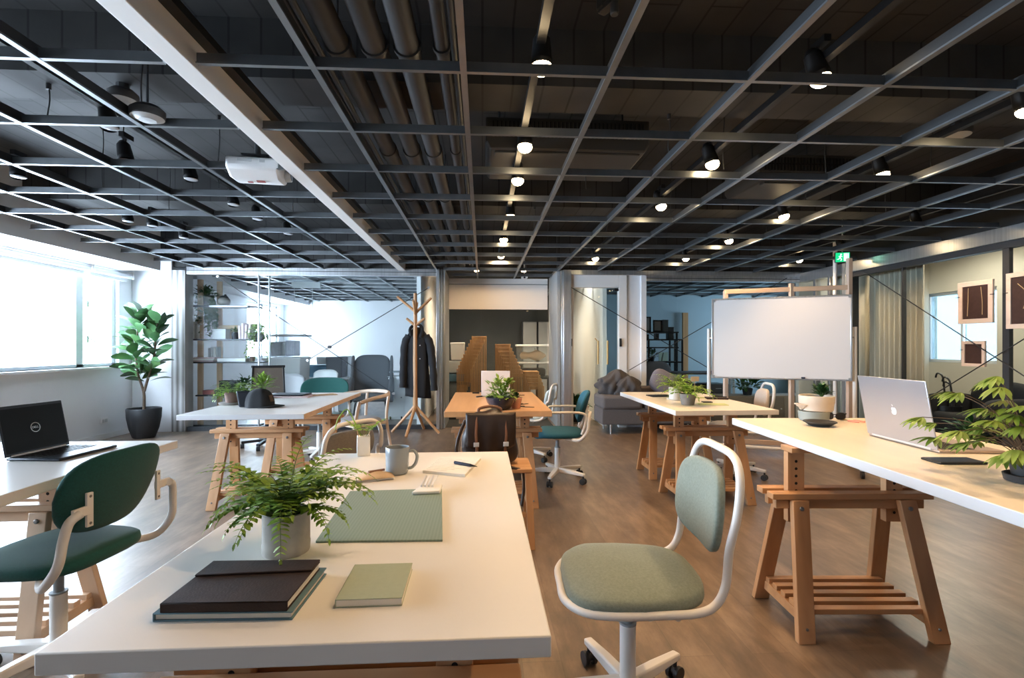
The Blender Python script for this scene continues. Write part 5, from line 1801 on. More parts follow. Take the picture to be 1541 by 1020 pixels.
pot(on_shelf(306, 461), .085, .13, 'pot_mauve', 'trailing plant in a mauve pot on the top shelf board', 'leaf_dark', 'bt', L=.55, seed=71, n=150, R=.17, nt=30, leaf=.07)
t = thing('stone_pot', 'round dark lidded pot beside the mauve planter on the top shelf board', 'pot', on_shelf(334, 461), 0)
MB().blob((0, 0, .07), (.09, .08, .07), 24, 12).build('body', 'pot_grey', t)
MB().blob((0, 0, .13), (.06, .05, .03), 18, 8).blob((.02, 0, .16), (.018, .018, .018), 10, 6).build('lid', 'pot_black', t)
t = thing('storage_box', 'white paper box on the second shelf board', 'box', on_shelf(330, 511), 0)
MB().bb(-.095, .095, -.07, .07, 0, .145).build('box_body', 'white_plastic', t, bevel=.004)
MB().bb(-.10, .10, -.075, .075, .12, .15).build('lid', 'white_plastic', t, bevel=.004)
t = thing('basket', 'tan woven basket behind the white box on the second shelf board', 'basket', on_shelf(334, 511) + V(.02, .14, 0), 0)
MB().bb(-.14, .14, -.05, .05, 0, .21).build('weave', 'kraft', t, bevel=.01)
pot(on_shelf(351, 511), .055, .10, 'pot_black', 'small cactus in a charcoal pot on the second shelf board', 'leaf_dark', 'b', n=60, R=.07, leaf=.035, seed=74)
x = 361.5
for k, h in enumerate((.20, .235, .215, .23)):
    o = tag(MB().bb(-.016, .016, -.09, .09, 0, h).build('file_folder', 'pink_paper', bevel=.003), ('short pale pink file next to the cactus pot', 'tallest pale pink file in the row beside the cactus pot', 'pale pink file third from the cactus pot', 'pale pink file behind the trailing plant, last of the row')[k], 'file', 'pink files on the second shelf board')
    o.location = on_shelf(362 + 4.2 * k, 511)
    o.rotation_euler.y = .06 * (k - 1)
for k, h in enumerate((.23, .25, .22)):
    o = tag(MB().bb(-.013, .013, -.09, .09, 0, h).build('file_folder', 'white_sheet', bevel=.003), ('white file at the left end of the second shelf board', 'tall white file second from the left end of the second shelf board', 'white file third from the left end of the second shelf board')[k], 'file', 'white files on the second shelf board')
    o.location = on_shelf(293 + 4.3 * k, 511) + V(0, -.06, 0)
for k in range(4):
    o = tag(MB().bb(-.012, .012, -.08, .08, 0, .20 + .02 * (k % 2)).build('book', ('mid_grey', 'light_grey', 'white_sheet', 'mid_grey')[k], bevel=.002), ('dark grey book at the left of the upright row on the third board', 'light grey book second in the upright row on the third board', 'white book third in the upright row on the third board', 'dark grey book at the right of the upright row on the third board')[k], 'book', 'upright books on the third shelf board')
    o.location = on_shelf(310 + 4 * k, 545) + V(0, .10, 0)
for k in range(3):
    o = tag(MB().bb(-.15, .15, -.08, .08, 0, .022).build('book', ('pink_paper', 'white_sheet', 'pink_paper')[k], bevel=.002), ('pale book at the bottom of the flat stack on the third board', 'white book in the middle of the flat stack on the third board', 'pale pink book on top of the flat stack on the third board')[k], 'book', 'flat stack of books on the third shelf board')
    o.location = on_shelf(309, 545) + V(.01 * k, -.06, .0225 * k)
o = tag(MB().bb(-.20, .20, -.10, .10, 0, .05).build('paper_stack', 'white_sheet', bevel=.003), 'low stack of white paper on the third shelf board', 'paper stack')
o.location = on_shelf(350, 545)
t = thing('clay_cup', 'small brown clay cup at the right end of the third shelf board', 'cup', on_shelf(377, 545), 0)
MB().lathe([(.028, 0), (.032, .002), (.038, .07), (.035, .07), (.03, .06), (.001, .055)], n=20, cap1=False).build('cup', 'pot_terra', t)
for px, w, h, m, l in ((315, .17, .06, 'red_box', 'dull red box on the lowest shelf board'), (333, .17, .065, 'laptop_dark', 'navy box beside the dull red box on the lowest shelf board'), (336, .24, .19, 'black_plastic', 'black box at the back of the lowest shelf board')):
    t = thing('storage_box', l, 'box', on_shelf(px, 594) + V(0, .13 if h > .1 else -.02, 0), 0)
    MB().bb(-w / 2, w / 2, -.07, .07, 0, h).build('box_body', m, t, bevel=.005)
    MB().bb(-w / 2 - .003, w / 2 + .003, -.073, .073, h - .015, h).build('lid', m, t, bevel=.003)
pot(on_shelf(362, 594) + V(.0, .02, 0), .07, .08, 'pot_black', 'dark bushy plant at the right of the lowest shelf board', 'leaf_dark', 'b', n=90, R=.17, leaf=.07, seed=78)
# hanging plant on the poles
for px, d_, y1, l in ((389.5, 7.25, 645, 'thin steel pole carrying the hanging plant by the wall shelf'), (405.5, 7.45, 556, 'thin steel pole right of the hanging plant')):
    q = on_y(px, 413, d_)
    z0 = 0 if y1 == 645 else on_y(px, y1, d_).z
    t = thing('pole', l, 'pole', (q.x, q.y, 0), 0)
    MB().cyl((0, 0, .0), (0, 0, q.z), .014, n=12).build('tube', 'steel', t)
    MB().cyl((0, 0, 0), (0, 0, .012), .05, n=18).build('base_plate', 'rail_black', t)
q = on_y(388, 505, 7.62)
t = thing('hanging_planter', 'round trailing plant hanging at the right end of the wall shelf', 'hanging plant', q, 0)
MB().blob((0, 0, -.02), (.10, .10, .08), 20, 10).build('pot', 'pot_black', t)
lf = MB()
bushy(lf, (0, 0, .0), 230, .17, .05, .6, 80, -.1, .9)
trailing(lf, (0, 0, .02), 18, .42, .035, 81, .12)
lf.build('foliage', ['leaf_fern', 'stem_green'], t, sharp=80)
MB().tube([V(0, 0, .05), V(0, 0, .45)], .003, 6).build('cord', 'rail_black', t)

# ------------------------------------------------------------------ left back room contents
def crate(label, px, pyb, pyt, wpx, d, m, lid=True, dep=.35, cat='storage box', name='storage_box', z0=None, mlid=None):
    q = at_depth(px, pyb, d)
    s = d / FPX
    z0 = q.z if z0 is None else z0
    h = CAMH + (HZ - pyt) * s - z0
    w = wpx * s
    t = thing(name, label, cat, (q.x, q.y, z0), 0)
    b = MB()
    P = []
    for z, k in ((0, .9), (h, 1.0)):
        P += [V(-w / 2 * k, -dep / 2 * k, z), V(w / 2 * k, -dep / 2 * k, z), V(w / 2 * k, dep / 2 * k, z), V(-w / 2 * k, dep / 2 * k, z)]
    b.add(P, [(0, 3, 2, 1), (4, 5, 6, 7), (0, 1, 5, 4), (1, 2, 6, 5), (2, 3, 7, 6), (3, 0, 4, 7)])
    b.build('tub', m, t, bevel=.012)
    if lid:
        MB().box((0, 0, h - .01), (w * 1.03, dep * 1.03, .035)).build('lid', mlid or m, t, bevel=.008)
    return t, w, h


D2 = 8.6
fz = 0.0
crate('large white plastic bin under the tubs behind the left glass', 432, 608, 538, 54, D2, 'white_plastic', z0=0.0, dep=.5)
tt, w, h = crate('clear plastic tub with dark things inside on the white bin', 436, 537, 504, 52, D2, 'plastic_clear', dep=.42, mlid='light_grey')
zq = tt.location.z
for px, wd, hh, m, l in ((419, .20, .24, 'grey_box', 'dark folded cloth inside the clear tub on the white bin'), (441, .17, .26, 'blue_box', 'striped blue-violet cloth bundle inside the clear tub')):
    q = at_depth(px, 537, D2)
    o = tag(MB().bb(-wd / 2, wd / 2, -.12, .12, .02, .02 + hh).build('folded_cloth', m if m == 'grey_box' else stripe_mat('striped_cloth', (.25, .28, .45), (.55, .55, .65), 9, 'X'), bevel=.02), l, 'cloth')
    o.location = (q.x, q.y, zq)
crate('blue-grey crate on the low bench behind the left glass', 482, 566, 549, 36, 9.2, 'blue_box', lid=False, dep=.35, z0=.64)
t = thing('bench', 'low white bench carrying the blue crate behind the left glass', 'bench', (at_depth(490, 575, 9.2).x, at_depth(490, 575, 9.2).y, 0), 0)
MB().bb(-.62, .62, -.3, .3, .60, .638).build('top', 'white_plastic', t, bevel=.005)
for x in (-.55, .55):
    for y in (-.25, .25):
        MB().bb(x - .02, x + .02, y - .02, y + .02, 0, .60).build('leg', 'white_metal', t)
crate('open grey carton beside the blue crate behind the left glass', 506, 566, 537, 24, 9.0, 'grey_box', lid=False, dep=.3, z0=.638)
crate('tall pale grey locker box behind the wingback armchair', 520, 606, 536, 16, 9.4, 'light_grey', lid=False, dep=.4, z0=0)
crate('low teal-blue tub right of the grey carton behind the glass', 533, 578, 550, 22, 9.7, 'blue_box', lid=True, dep=.35, z0=.45)
crate('white paper bag on the blue crate behind the left glass', 486, 549, 537, 16, 9.2, 'white_sheet', lid=False, dep=.16, z0=.86)
# pale side chair shells
for i, (px, d, l, m) in enumerate(((434, 6.9, 'grey plastic side chair behind the dark green chair', 'mid_grey'), (488, 8.2, 'white plastic side chair half hidden behind the dark green chair', 'white_plastic'))):
    q = at_depth(px, 600, d)
    t = thing('side_chair', l, 'chair', (q.x, q.y, 0), .2 * (1 - 2 * i), 'plastic side chairs')
    MB().grid(lambda u, v: V((u - .5) * .42, -.02 + .05 * math.cos((u - .5) * 3) + .06 * v, .48 + .33 * v - .06 * (2 * u - 1) ** 4 * v), 12, 8).build('backrest', m, t, solid=.012)
    MB().blob((0, -.22, .45), (.22, .22, .02), 24, 8, .6).build('seat', m, t)
    for sx in (-1, 1):
        for y in (-.38, -.04):
            MB().cyl((sx * .16, y, .44), (sx * .20, y * 1.1, 0), .012, n=8).build('leg', 'white_metal', t)

# wingback armchair behind the glass
q = at_depth(559, 634, 8.0)
t = thing('wingback_chair', 'grey high-back wing armchair on casters behind the left glass', 'armchair', (q.x, q.y, 0), .15)
def bkf(p):
    return V(p.x * (1 + .04 * p.z / .3), p.y + .16 * (p.z / .38) - .06 * (p.x / .28) ** 2 * -1 * -1, p.z)
MB().box((0, -.06, .40), (.54, .50, .13)).build('seat', 'grey_fabric', t, bevel=.04, segs=4)
MB().blob((0, .22, .70), (.29, .065, .35), 36, 20, .5, bkf).build('backrest', 'grey_fabric', t, sharp=70)
MB().blob((0, .145, .52), (.22, .05, .10), 28, 12, .6).build('back_cushion', 'grey_fabric', t)
for s in (-1, 1):
    MB().blob((s * .31, -.02, .46), (.045, .27, .17), 26, 14, .5, lambda p: V(p.x + .0, p.y, p.z + (p.y + .27) * .18)).build('armrest', 'grey_fabric', t, sharp=70)
    MB().blob((s * .305, .19, .80), (.028, .10, .24), 22, 14, .6, lambda p: V(p.x, p.y + .15 * (p.z / .3), p.z)).build('wing', 'grey_fabric', t, sharp=70)
    for y in (-.25, .22):
        MB().tube([V(s * .22, y, .34), V(s * .25, y - .02, .10)], .013, 8).build('leg', 'black_metal', t)
        MB().cyl((s * .25 - .012, y - .03, .04), (s * .25 + .012, y - .03, .04), .04, n=16).build('caster', 'black_plastic', t)
# white cabinet and trolley behind the coat stand
q = at_depth(640, 630, 8.4)
t = thing('cabinet', 'low white cabinet behind the coat stand beyond the glass', 'cabinet', (q.x - .23, q.y, 0), 0)
MB().bb(-.36, .20, -.2, .2, 0, .70).build('carcass', 'white_plastic', t, bevel=.004)
for x in (-.34, -.07):
    d = MB().bb(x, x + .25, -.215, -.20, .04, .68).build('door', 'white_plastic', t, bevel=.003)
    MB().cyl((x + .21, -.215, .36), (x + .21, -.235, .36), .012, n=10).build('knob', 'mid_grey', d)
q = at_depth(598, 626, 8.3)
t = thing('trolley', 'slim grey wire trolley between the wing armchair and the coat stand', 'trolley', (q.x, q.y, 0), 0)
for x in (-.09, .09):
    for y in (-.12, .12):
        MB().cyl((x, y, .05), (x, y, .78), .010, n=8).build('upright', 'birch', t)
        MB().cyl((x - .01, y, .03), (x + .01, y, .03), .03, n=12).build('caster', 'black_plastic', t)
for z in (.12, .76):
    MB().bb(-.11, .11, -.14, .14, z, z + .02).build('tray', 'mid_grey', t, bevel=.004)
# ceiling panel lamp and struts in the left back room
gl = sroot('ceiling_grid_back')
for x in [-4.0 + .586 * i for i in range(6)]:
    MB().bb(x - .018, x + .018, YB + .2, YO, GZ, GZ + .05).build('main_runner', 'grid_metal', gl)
for y in [7.6 + .586 * i for i in range(9)]:
    MB().bb(-4.24, -.97, y - .015, y + .015, GZ + .001, GZ + .045).build('cross_runner', 'grid_metal', gl)
for x in [1.4 + .586 * i for i in range(10)]:
    MB().bb(x - .018, x + .018, YB + .2, 11.0, GZ, GZ + .05).build('main_runner', 'grid_metal', gl)
for y in [7.6 + .586 * i for i in range(6)]:
    MB().bb(1.3, XO, y - .015, y + .015, GZ + .001, GZ + .045).build('cross_runner', 'grid_metal', gl)
q = at_depth(461, 428, 8.6)
t = thing('ceiling_baffle', 'pale flat panel hanging under the grid behind the left glass', 'baffle', q, 0)
MB().box((0, 0, 0), (.48, .05, .12)).build('panel_board', 'light_grey', t, bevel=.004)
for x in (-.2, .1):
    MB().cyl((x, 0, -.06), (x, 0, -.75), .006, n=6).cyl((x, 0, .05), (x, 0, .35), .006, n=6).build('hanging_strip', 'light_grey', t)

# ------------------------------------------------------------------ storage room behind the recess
def stacked_chair(label, group, loc, m='stackwood'):
    t = thing('stacking_chair', label, 'chair', loc, 0, group)
    # local: seat at z 0, legs hang below, back rail above
    MB().bb(-.13, .13, .02, .34, -.012, .012).build('seat', m, t, bevel=.004)
    for x, y, l in ((-.117, .0, .72), (.117, .0, .72)):
        MB().bb(x - .009, x + .009, y - .012, y + .02, -l, .015).build('leg', m, t, bevel=.003)
        MB().bb(x - .009, x + .009, .34, .37, -l, .015).build('leg', m, t, bevel=.003)
    MB().bb(-.105, .105, .024, .040, -.048, -.014).build('front_rail', m, t)
    return t


proto = None
ordn = ('lowest', 'second', 'third', 'fourth', 'fifth', 'sixth', 'seventh', 'eighth', 'ninth', 'tenth', 'eleventh', 'topmost')
def stack(px, py_top, d, n, dx, dz, group, where):
    global proto
    q = at_depth(px, py_top, d)
    for i in range(n):
        z = q.z - dz * i
        loc = V(q.x - dx * i, q.y - .004 * i, z)
        lab = 'wooden chair on top of %s' % where if i == 0 else 'wooden chair %s from the top in %s' % (ordn[i], where)
        if proto is None:
            proto = stacked_chair(lab, group, loc)
        else:
            c = copy_tree(proto)
            c.location = loc
            tag(c, lab, 'chair', group)


stack(721, 507, 8.55, 10, .028, .062, 'left chair stack', 'the tall left chair stack behind the glass')
stack(757, 519, 8.55, 9, -.028, .062, 'middle chair stack', 'the middle chair stack right of the tall one')
stack(800, 560, 8.50, 5, -.022, .062, 'short chair stack', 'the short chair stack under the storage tubs')
# a low platform carries the stacks
t = thing('platform_dolly', 'low dark dolly under the wooden chair stacks behind the glass', 'dolly', (at_depth(755, 600, 8.7).x, 8.75, 0), 0)
zlow = at_depth(721, 507, 8.55).z - .062 * 9 - .72
MB().bb(-.62, .72, -.3, .35, .05, max(.08, zlow)).build('deck', 'rail_black', t, bevel=.01)
for x in (-.5, .6):
    for y in (-.22, .27):
        MB().cyl((x - .012, y, .026), (x + .012, y, .026), .026, n=14).build('caster', 'black_plastic', t)
tA, w, h = crate('clear storage tub of pale cloth on top beside the chair stacks', 802, 543, 519, 50, 9.25, 'plastic_clear', dep=.4, mlid='white_plastic')
q = tA.location
o = tag(MB().blob((0, 0, .10), (.24, .13, .08), 28, 14, .8, lambda p: V(p.x, p.y, p.z * (1 + .3 * math.sin(p.x * 20)))).build('folded_cloth', 'kraft'), 'pale folded cloth inside the topmost clear storage tub', 'cloth')
o.location = q
tB, w, h = crate('brownish clear storage tub under the top tub beside the chair stacks', 802, 566, 545, 48, 9.25, 'plastic_clear', dep=.4, mlid='light_grey')
o = tag(MB().bb(-.22, .22, -.14, .14, .01, .15).build('folded_cloth', 'dark_brown_cover', bevel=.03), 'dark folded cloth inside the lower clear storage tub', 'cloth')
o.location = tB.location
t = thing('storage_rack', 'dark low rack under the clear storage tubs behind the glass', 'rack', (tB.location.x, tB.location.y, 0), 0)
MB().bb(-.34, .34, -.24, .24, tB.location.z - .04, tB.location.z - .002).build('top', 'dark_wall', t)
for x in (-.31, .31):
    for y in (-.2, .2):
        MB().bb(x - .02, x + .02, y - .02, y + .02, 0, tB.location.z - .04).build('leg', 'dark_wall', t)
crate('white lidded tub on the shelf at the left of the storage room', 689, 541, 516, 20, 9.0, 'white_plastic', dep=.4)
crate('pale box with dark contents under the white tub left of the chair stacks', 686, 560, 543, 26, 9.0, 'light_grey', dep=.4, lid=False)
crate('blue and white carton at the left of the storage room', 683, 573, 562, 34, 9.0, 'blue_box', dep=.4, lid=False)
q = at_depth(686, 574, 9.0)
t = thing('storage_rack', 'dark rack carrying the boxes left of the chair stacks', 'rack', (q.x, q.y, 0), 0)
MB().bb(-.25, .25, -.25, .25, q.z - .04, q.z - .002).bb(-.25, .25, -.25, .25, .2, .23).build('top', 'dark_wall', t)
for x in (-.23, .23):
    for y in (-.22, .22):
        MB().bb(x - .018, x + .018, y - .018, y + .018, 0, q.z - .04).build('leg', 'dark_wall', t)
# tall pale lockers at the far side of the storage room
for i, (px, l) in enumerate(((797, 'leftmost tall pale locker at the back of the storage room'), (820, 'middle tall pale locker at the back of the storage room'), (838, 'rightmost tall pale locker at the back of the storage room'))):
    q = at_depth(px, 484, 11.0)
    t = thing('locker', l, 'locker', (q.x, 11.02, 0), 0, 'lockers in the storage room')
    MB().bb(-.15, .15, -.12, .17, 0, q.z).build('carcass', 'mid_grey', t, bevel=.004)
    dd = MB().bb(-.145, .145, -.135, -.12, .05, q.z - .02).build('door', 'light_grey', t, bevel=.003)
    MB().bb(.10, .115, -.15, -.135, 1.0, 1.15).build('handle', 'grid_dark', dd)

# ------------------------------------------------------------------ right back room contents
q = at_depth(868, 612, 8.0)
pot(V(q.x, q.y, 0), .14, .22, 'pot_black', 'low leafy plant in a dark pot behind the glass door', 'dark_green_pot', 'b', n=100, R=.17, leaf=.12, seed=91)
DR = 9.2
t = thing('study_shelf', 'dark metal shelf unit in the study behind the right glass', 'shelf', (0, 0, 0), 0)
q0, q1, q2 = at_depth(972, 500, DR), at_depth(1022, 500, DR), at_depth(1028, 511, DR)
zf = lambda y: CAMH + (HZ - y) / FPX * DR
for x, zt_ in ((q0.x, zf(500)), (q1.x - .03, zf(500)), (q2.x, zf(511)), (q0.x + .05, zf(511))):
    for dy in (0, .35):
        MB().bb(x - .014, x + .014, q0.y + dy - .014, q0.y + dy + .014, 0, zt_).build('upright', 'black_metal', t)
for y, xe in ((500, q1.x), (511, q2.x), (523, q1.x), (545, q2.x), (575, q2.x)):
    MB().bb(q0.x, xe, q0.y - .02, q0.y + .37, zf(y) - .012, zf(y) + .012).build('board', 'black_metal', t)
for px0_, px1_, yt, l, m in ((972, 983, 477, 'dark framed picture at the left of the study shelf', 'glass_grey'), (986, 1000, 482, 'dark square framed picture on the study shelf', 'mid_grey')):
    a, b = at_depth(px0_, 500, DR), at_depth(px1_, 500, DR)
    t = thing('framed_picture', l, 'picture', ((a.x + b.x) / 2, a.y + .12, zf(500) + .013), 0, 'pictures on the study shelf')
    w, h = b.x - a.x, zf(yt) - zf(500)
    f = MB()
    for z in (.012, h - .012):
        f.bb(-w / 2, w / 2, -.012, .012, z - .012, z + .012)
    for x in (-w / 2 + .012, w / 2 - .012):
        f.bb(x - .012, x + .012, -.012, .012, 0, h)
    f.build('frame', 'black_metal', t, bevel=.003)
    MB().bb(-w / 2 + .015, w / 2 - .015, .0, .006, .015, h - .015).build('print', 'mid_grey', t)
for px, yb, yt, wpx, m, l in ((1004, 500, 482, 8, 'dark_wall', 'dark grey box beside the pictures on the study shelf'), (1012, 511, 493, 9, 'black_plastic', 'black speaker box on the lower step of the study shelf'), (975, 511, 504, 6, 'black_plastic', 'small black cup on the second board of the study shelf'), (991, 511, 503, 5, 'black_plastic', 'small black bottle on the second board of the study shelf')):
    q = at_depth(px, yb, DR)
    w, h = wpx * DR / FPX, zf(yt) - zf(yb)
    t = thing('small_box', l, 'box', (q.x, q0.y + .1, zf(yb) + .013), 0)
    MB().bb(-w / 2, w / 2, -.06, .06, 0, h).build('box_body', m, t, bevel=.006)
    MB().bb(-w / 2 - .002, w / 2 + .002, -.062, .062, h - .012, h + .002).build('lid', m, t, bevel=.002)
q = at_depth(985, 545, DR)
pot(V(q.x, q0.y + .15, zf(545) + .013), .06, .08, 'pot_black', 'small dark plant on the lower board of the study shelf', 'leaf_dark', 'b', n=70, R=.16, leaf=.07, seed=95)
q = at_depth(997, 544, DR)
t = thing('desk_monitor', 'small bright greenish screen on the study shelf', 'screen', (q.x, q0.y - .06, zf(545) + .013), .2)
M['screen_pale'] = mat('pale_green_print', (0.45, 0.62, 0.55), 0.3)
MB().box((0, 0, .09), (.19, .012, .16), rx=.0).build('panel', 'screen_pale', t, bevel=.002)
MB().box((-.02, -.008, .09), (.012, .004, .15), ry=.2).build('dark_bar', 'rail_black', t)
MB().box((0, .02, .005), (.16, .07, .008)).build('stand', 'black_plastic', t)
# study armchair and dark furniture
q = at_depth(1003, 610, 8.7)
t = thing('lounge_chair', 'dark brown lounge chair in the study behind the sofa', 'armchair', (q.x, q.y, 0), .3)
MB().box((0, 0, .36), (.60, .56, .16)).build('seat', 'sofa_fabric', t, bevel=.05, segs=3)
MB().blob((.02, .26, .62), (.30, .07, .30), 28, 16, .6, lambda p: V(p.x, p.y + .2 * p.z, p.z)).build('backrest', 'sofa_fabric', t)
for s in (-1, 1):
    MB().blob((s * .31, 0, .46), (.05, .28, .16), 20, 12, .5).build('armrest', 'sofa_fabric', t)
    for y in (-.22, .22):
        MB().cyl((s * .25, y, .3), (s * .27, y, 0), .018, .012, n=10).build('leg', 'black_metal', t)
q = at_depth(1052, 600, 9.0)
t = thing('writing_desk', 'dark desk with white trestle legs in the study', 'desk', (q.x, q.y, 0), 0)
MB().bb(-.5, .75, -.3, .3, .70, .735).build('top', 'grey_box', t, bevel=.004)
for x in (-.4, .6):
    for s in (-1, 1):
        MB().bar((x, s * .05, .70), (x + .08 * s, s * .25, 0), .04, .03).build('leg', 'white_metal', t)
for i, (px, l) in enumerate(((1033, 'dark low drawer box under the study desk at the left'), (1072, 'dark low drawer box under the study desk behind the whiteboard pole'))):
    q = at_depth(px, 612, 9.1)
    t = thing('drawer_unit', l, 'drawer unit', (q.x, q.y, 0), 0)
    MB().bb(-.2, .2, -.22, .22, 0, .52).build('carcass', 'dark_wall', t, bevel=.005)
    for z in (.05, .21, .37):
        d = MB().bb(-.19, .19, -.235, -.22, z, z + .14).build('drawer', 'grey_box', t, bevel=.003)
        MB().bb(-.05, .05, -.245, -.235, z + .07, z + .08).build('pull', 'silver', d)
t = thing('timber_board', 'tall narrow wooden board leaning at the back of the study', 'board', (at_depth(1056, 500, 10.3).x, 10.9, 0), 0)
MB().bb(-.06, .06, -.03, .03, 0, CAMH + 52 / FPX * 10.6).build('plank', 'stackwood', t, bevel=.004)
q = at_depth(1132, 596, 7.9)
t = thing('cabinet', 'long dark sideboard behind the glass under the whiteboard', 'cabinet', (q.x, q.y + .1, 0), 0)
MB().bb(-.55, .95, -.2, .2, 0, .42).build('carcass', 'taupe_fabric', t, bevel=.006)
for k in range(3):
    d = MB().bb(-.54 + .5 * k, -.06 + .5 * k, -.212, -.2, .03, .40).build('door', 'taupe_fabric', t, bevel=.003)
    MB().cyl((-.1 + .5 * k, -.212, .22), (-.1 + .5 * k, -.228, .22), .01, n=10).build('knob', 'silver', d)
pot(V(q.x - .05, q.y + .05, .42), .08, .10, 'pot_black', 'bushy dark plant on the sideboard seen under the whiteboard', 'leaf_dark', 'b', n=110, R=.24, leaf=.11, seed=97)

# ------------------------------------------------------------------ behind the right glass wall
cu = MB()  # pleated sheets imitate reflections of the steel columns in the glass
cy0, cy1 = 5.55, 6.32
cu.grid(lambda u, v: V(XR + .30 + .03 * math.sin(u * 62), cy0 + (cy1 - cy0) * u, .05 + 2.2 * v), 160, 1)
t = cu.build('reflection_sheet', 'reflection_sheet', solid=.006, sharp=80)
tag(t, 'beige pleated sheet imitating reflections in the right glass wall beside the column', 'reflection_sheet')
for y in (6.45, 7.2):
    pass
t = MB().grid(lambda u, v: V(XR + .40 + .03 * math.sin(u * 40), 6.42 + .75 * u, .05 + 2.2 * v), 120, 1).build('reflection_sheet', 'reflection_sheet', solid=.006, sharp=80)
tag(t, 'beige pleated sheet imitating reflections at the whiteboard end of the right glass wall', 'reflection_sheet')


def picture(label, c, cords):
    """flat brown card on a pale wooden mount hung on the glass; c = outer corners tl, tr, br, bl in the photograph"""
    P = [on_x(x, y, XR - .012) for x, y in c]
    y0, y1 = (P[0].y + P[3].y) / 2, (P[1].y + P[2].y) / 2
    zt_, zb = (P[0].z + P[1].z) / 2, (P[2].z + P[3].z) / 2
    t = thing('mounted_picture', label, 'picture', (XR - .006, (y0 + y1) / 2, (zt_ + zb) / 2), 0, 'brown pictures hung on the right glass')
    w, h = abs(y0 - y1), zt_ - zb
    b = min(w, h) * .13
    f = MB()
    for s in (-1, 1):
        f.bb(-.022, 0, -w / 2, w / 2, s * (h / 2 - b / 2) - b / 2, s * (h / 2 - b / 2) + b / 2)
        f.bb(-.022, 0, s * (w / 2 - b / 2) - b / 2, s * (w / 2 - b / 2) + b / 2, -h / 2 + b, h / 2 - b)
    f.build('mount', 'picture_mount', t, bevel=.002)
    MB().bb(-.012, -.002, -w / 2 + b * .9, w / 2 - b * .9, -h / 2 + b * .9, h / 2 - b * .9).build('card', 'picture_brown', t)
    for pth in cords:
        MB().tube(spline([V(-.015, (.5 - u) * w, (.5 - v) * h) for u, v in pth], 5), .003, 5).build('cord', 'twine', t)
    for s in (-1, 1):
        MB().cyl((-.024, s * w * .44, h * .15), (-.024, s * w * .56, h * .15), .004, n=6).build('peg', 'black_metal', t)
    return t


picture('large brown picture with two hanging cords on the right glass wall', ((1441, 426), (1496, 420), (1496, 486), (1446, 487)), (((.30, .15), (.29, .5), (.27, .82)), ((.66, .15), (.70, .5), (.70, .8))))
picture('brown picture cut by the right picture edge on the glass wall', ((1516, 412), (1575, 404), (1575, 494), (1516, 494)), (((.3, .2), (.55, .4), (.45, .65)),))
picture('small brown picture below the large one on the right glass wall', ((1449, 513), (1484, 513), (1484, 552), (1449, 551)), ())
# umbrellas and black armchair in the office
q = at_depth(1425, 640, 5.9)
t = thing('umbrella_stand', 'black umbrella stand behind the right glass wall', 'umbrella stand', (max(q.x, XR + .35), q.y, 0), 0)
MB().lathe([(.12, 0), (.13, .01), (.14, .50), (.13, .50), (.12, .02)], n=24, cap1=False).build('bucket', 'black_metal', t)
ub = t.location.copy()
for i, (dx, dy, zt_, l) in enumerate(((-.0, -.07, .80, 'black hooked umbrella at the left in the stand'), (.03, .05, .84, 'black hooked umbrella with the tallest handle in the stand'), (.06, -.02, .74, 'black hooked umbrella at the back right in the stand'))):
    t = thing('umbrella', l, 'umbrella', (ub.x + dx, ub.y + dy, .015), 0, 'umbrellas in the stand')
    MB().tube([V(0, 0, 0), V(.01, .02, zt_ - .22)], [.012, .028], 8).build('canopy', 'black_cloth', t)
    MB().tube(spline([V(.01, .02, zt_ - .22), V(.01, .04, zt_ - .05), V(.01, .07, zt_), V(.01, .12, zt_ + .01), V(.01, .14, zt_ - .04)], 6), .010, 8).build('hook_handle', 'black_plastic', t)
q = at_depth(1478, 620, 5.6)
t = thing('armchair', 'black leather armchair behind the right glass wall', 'armchair', (XR + .72, q.y, 0), -PI / 2)
MB().box((0, 0, .30), (.64, .60, .28)).build('seat', 'black_cloth', t, bevel=.05, segs=3)
MB().blob((0, .28, .52), (.34, .10, .28), 28, 16, .6).build('backrest', 'black_cloth', t)
for s in (-1, 1):
    MB().blob((s * .36, 0, .40), (.08, .34, .24), 24, 14, .5).build('armrest', 'black_cloth', t)
    for y in (-.24, .24):
        MB().cyl((s * .28, y, .18), (s * .28, y, 0), .02, n=10).build('leg', 'black_metal', t)
q = V(XR + .35, 5.0, 0)
pot(q, .13, .20, 'pot_black', 'broad-leaved plant on the floor behind the right glass wall', 'leaf_dark', 'b', n=80, R=.22, leaf=.12, seed=99)

# unseen fill lamps added above the header board to brighten the chair stacks
for x, l in ((-.1, 'left added fill lamp under the storage room slab'), (.72, 'right added fill lamp under the storage room slab')):
    t = thing('added_fill_lamp', l, 'fill lamp', (x, 8.75, 2.5), 0, 'storage room fill lamps')
    MB().cyl((0, 0, 0), (0, 0, .12), .05, n=20).build('can', 'black_metal', t)
    MB().blob((0, 0, 0), (.04, .04, .02), 16, 8).build('lens', 'lamp_glow', t)
    MB().cyl((0, 0, .12), (0, 0, SZ - 2.5), .008, n=8).build('stem', 'black_metal', t)
    ld = bpy.data.lights.new('fill_beam', 'SPOT')
    ld.energy, ld.color, ld.spot_size, ld.spot_blend, ld.shadow_soft_size = 60, (1.0, .74, .48), math.radians(150), .6, .05
    lo = bpy.data.objects.new('fill_beam', ld)
    COL.objects.link(lo)
    lo.parent = t
    lo.location = (0, 0, -.03)

M['fill_glow'] = emit('fill_lamp_glow', (1.0, .88, .70), 4.0)  # glow of the added office and corridor fill lamps
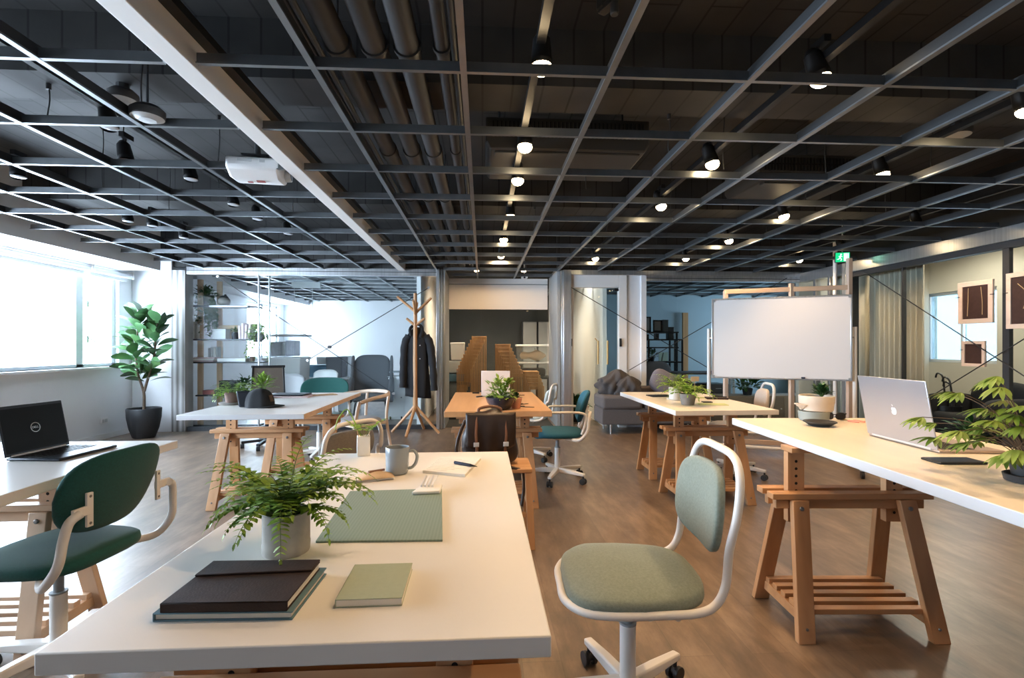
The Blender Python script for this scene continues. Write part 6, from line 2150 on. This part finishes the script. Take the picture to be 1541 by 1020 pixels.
# hidden fill lamps added to lift the office walls behind the right glass
for y, l in ((4.2, 'added fill lamp in the office nearest to us behind the right glass'), (6.2, 'added fill lamp in the office by its window behind the right glass')):
    t = thing('added_fill_lamp', l, 'fill lamp', (5.95, y, SZ - .10), 0, 'office fill lamps')
    MB().cyl((0, 0, .02), (0, 0, .10), .16, n=28).build('housing', 'white_plastic', t, bevel=.006)
    MB().cyl((0, 0, 0), (0, 0, .02), .14, n=28).build('diffuser', 'fill_glow', t)
    ld = bpy.data.lights.new('fill_beam', 'SPOT')
    ld.energy, ld.color, ld.spot_size, ld.spot_blend, ld.shadow_soft_size = 75, (1.0, .88, .70), math.radians(165), .5, .12
    lo = bpy.data.objects.new('fill_beam', ld)
    COL.objects.link(lo)
    lo.parent = t
    lo.location = (0, 0, -.03)

t = thing('added_fill_lamp', 'added fill lamp whitening the corridor behind the glass door', 'fill lamp', (1.50, 8.3, SZ - .10), 0)  # lamp added only to brighten the dim corridor
MB().cyl((0, 0, .02), (0, 0, .10), .12, n=28).build('housing', 'white_plastic', t, bevel=.006)
MB().cyl((0, 0, 0), (0, 0, .02), .10, n=28).build('diffuser', 'fill_glow', t)
ld = bpy.data.lights.new('fill_beam', 'SPOT')
ld.energy, ld.color, ld.spot_size, ld.spot_blend, ld.shadow_soft_size = 40, (1.0, .93, .82), math.radians(165), .5, .1
lo = bpy.data.objects.new('fill_beam', ld)
COL.objects.link(lo)
lo.parent = t
lo.location = (0, 0, -.03)

SKY, EXPO = 19.0, 0.98

# ------------------------------------------------------------------ daylight and view
W = bpy.data.worlds.new('world')
SC.world = W
W.use_nodes = True
bg = W.node_tree.nodes['Background']
bg.inputs['Color'].default_value = (0.68, 0.83, 1.0, 1)
bg.inputs['Strength'].default_value = SKY


def portal(loc, rot, sx, sy):
    ld = bpy.data.lights.new('sky_portal', 'AREA')
    ld.shape = 'RECTANGLE'
    ld.size, ld.size_y = sx, sy
    ld.cycles.is_portal = True
    o = bpy.data.objects.new('sky_portal', ld)
    COL.objects.link(o)
    o.location = loc
    o.rotation_euler = rot


portal((XL - .16, (.3 + 7.02) / 2, (WZ0 + WZ1) / 2), (0, -PI / 2, 0), WZ1 - WZ0, 6.72)
portal((XL - .16, 11.5, (WZ0 + WZ1) / 2), (0, -PI / 2, 0), WZ1 - WZ0, 1.6)
portal((XO + .16, (oy0 + oy1) / 2, (oz0 + oz1) / 2), (0, PI / 2, 0), oz1 - oz0, oy1 - oy0)
portal((XO + .16, 9.45, (oz0 + oz1) / 2), (0, PI / 2, 0), oz1 - oz0, 2.5)

SC.view_settings.view_transform = 'Standard'
SC.view_settings.look = 'None'
SC.view_settings.gamma = 1.0
SC.view_settings.use_curve_mapping = False
SC.view_settings.exposure = EXPO
cy = SC.cycles
cy.max_bounces = 10
cy.diffuse_bounces = 7
cy.glossy_bounces = 5
cy.transparent_max_bounces = 20
cy.transmission_bounces = 6
cy.sample_clamp_indirect = 6.0
cy.sample_clamp_direct = 0.0
cy.caustics_reflective = False
cy.caustics_refractive = False
cy.use_denoising = True
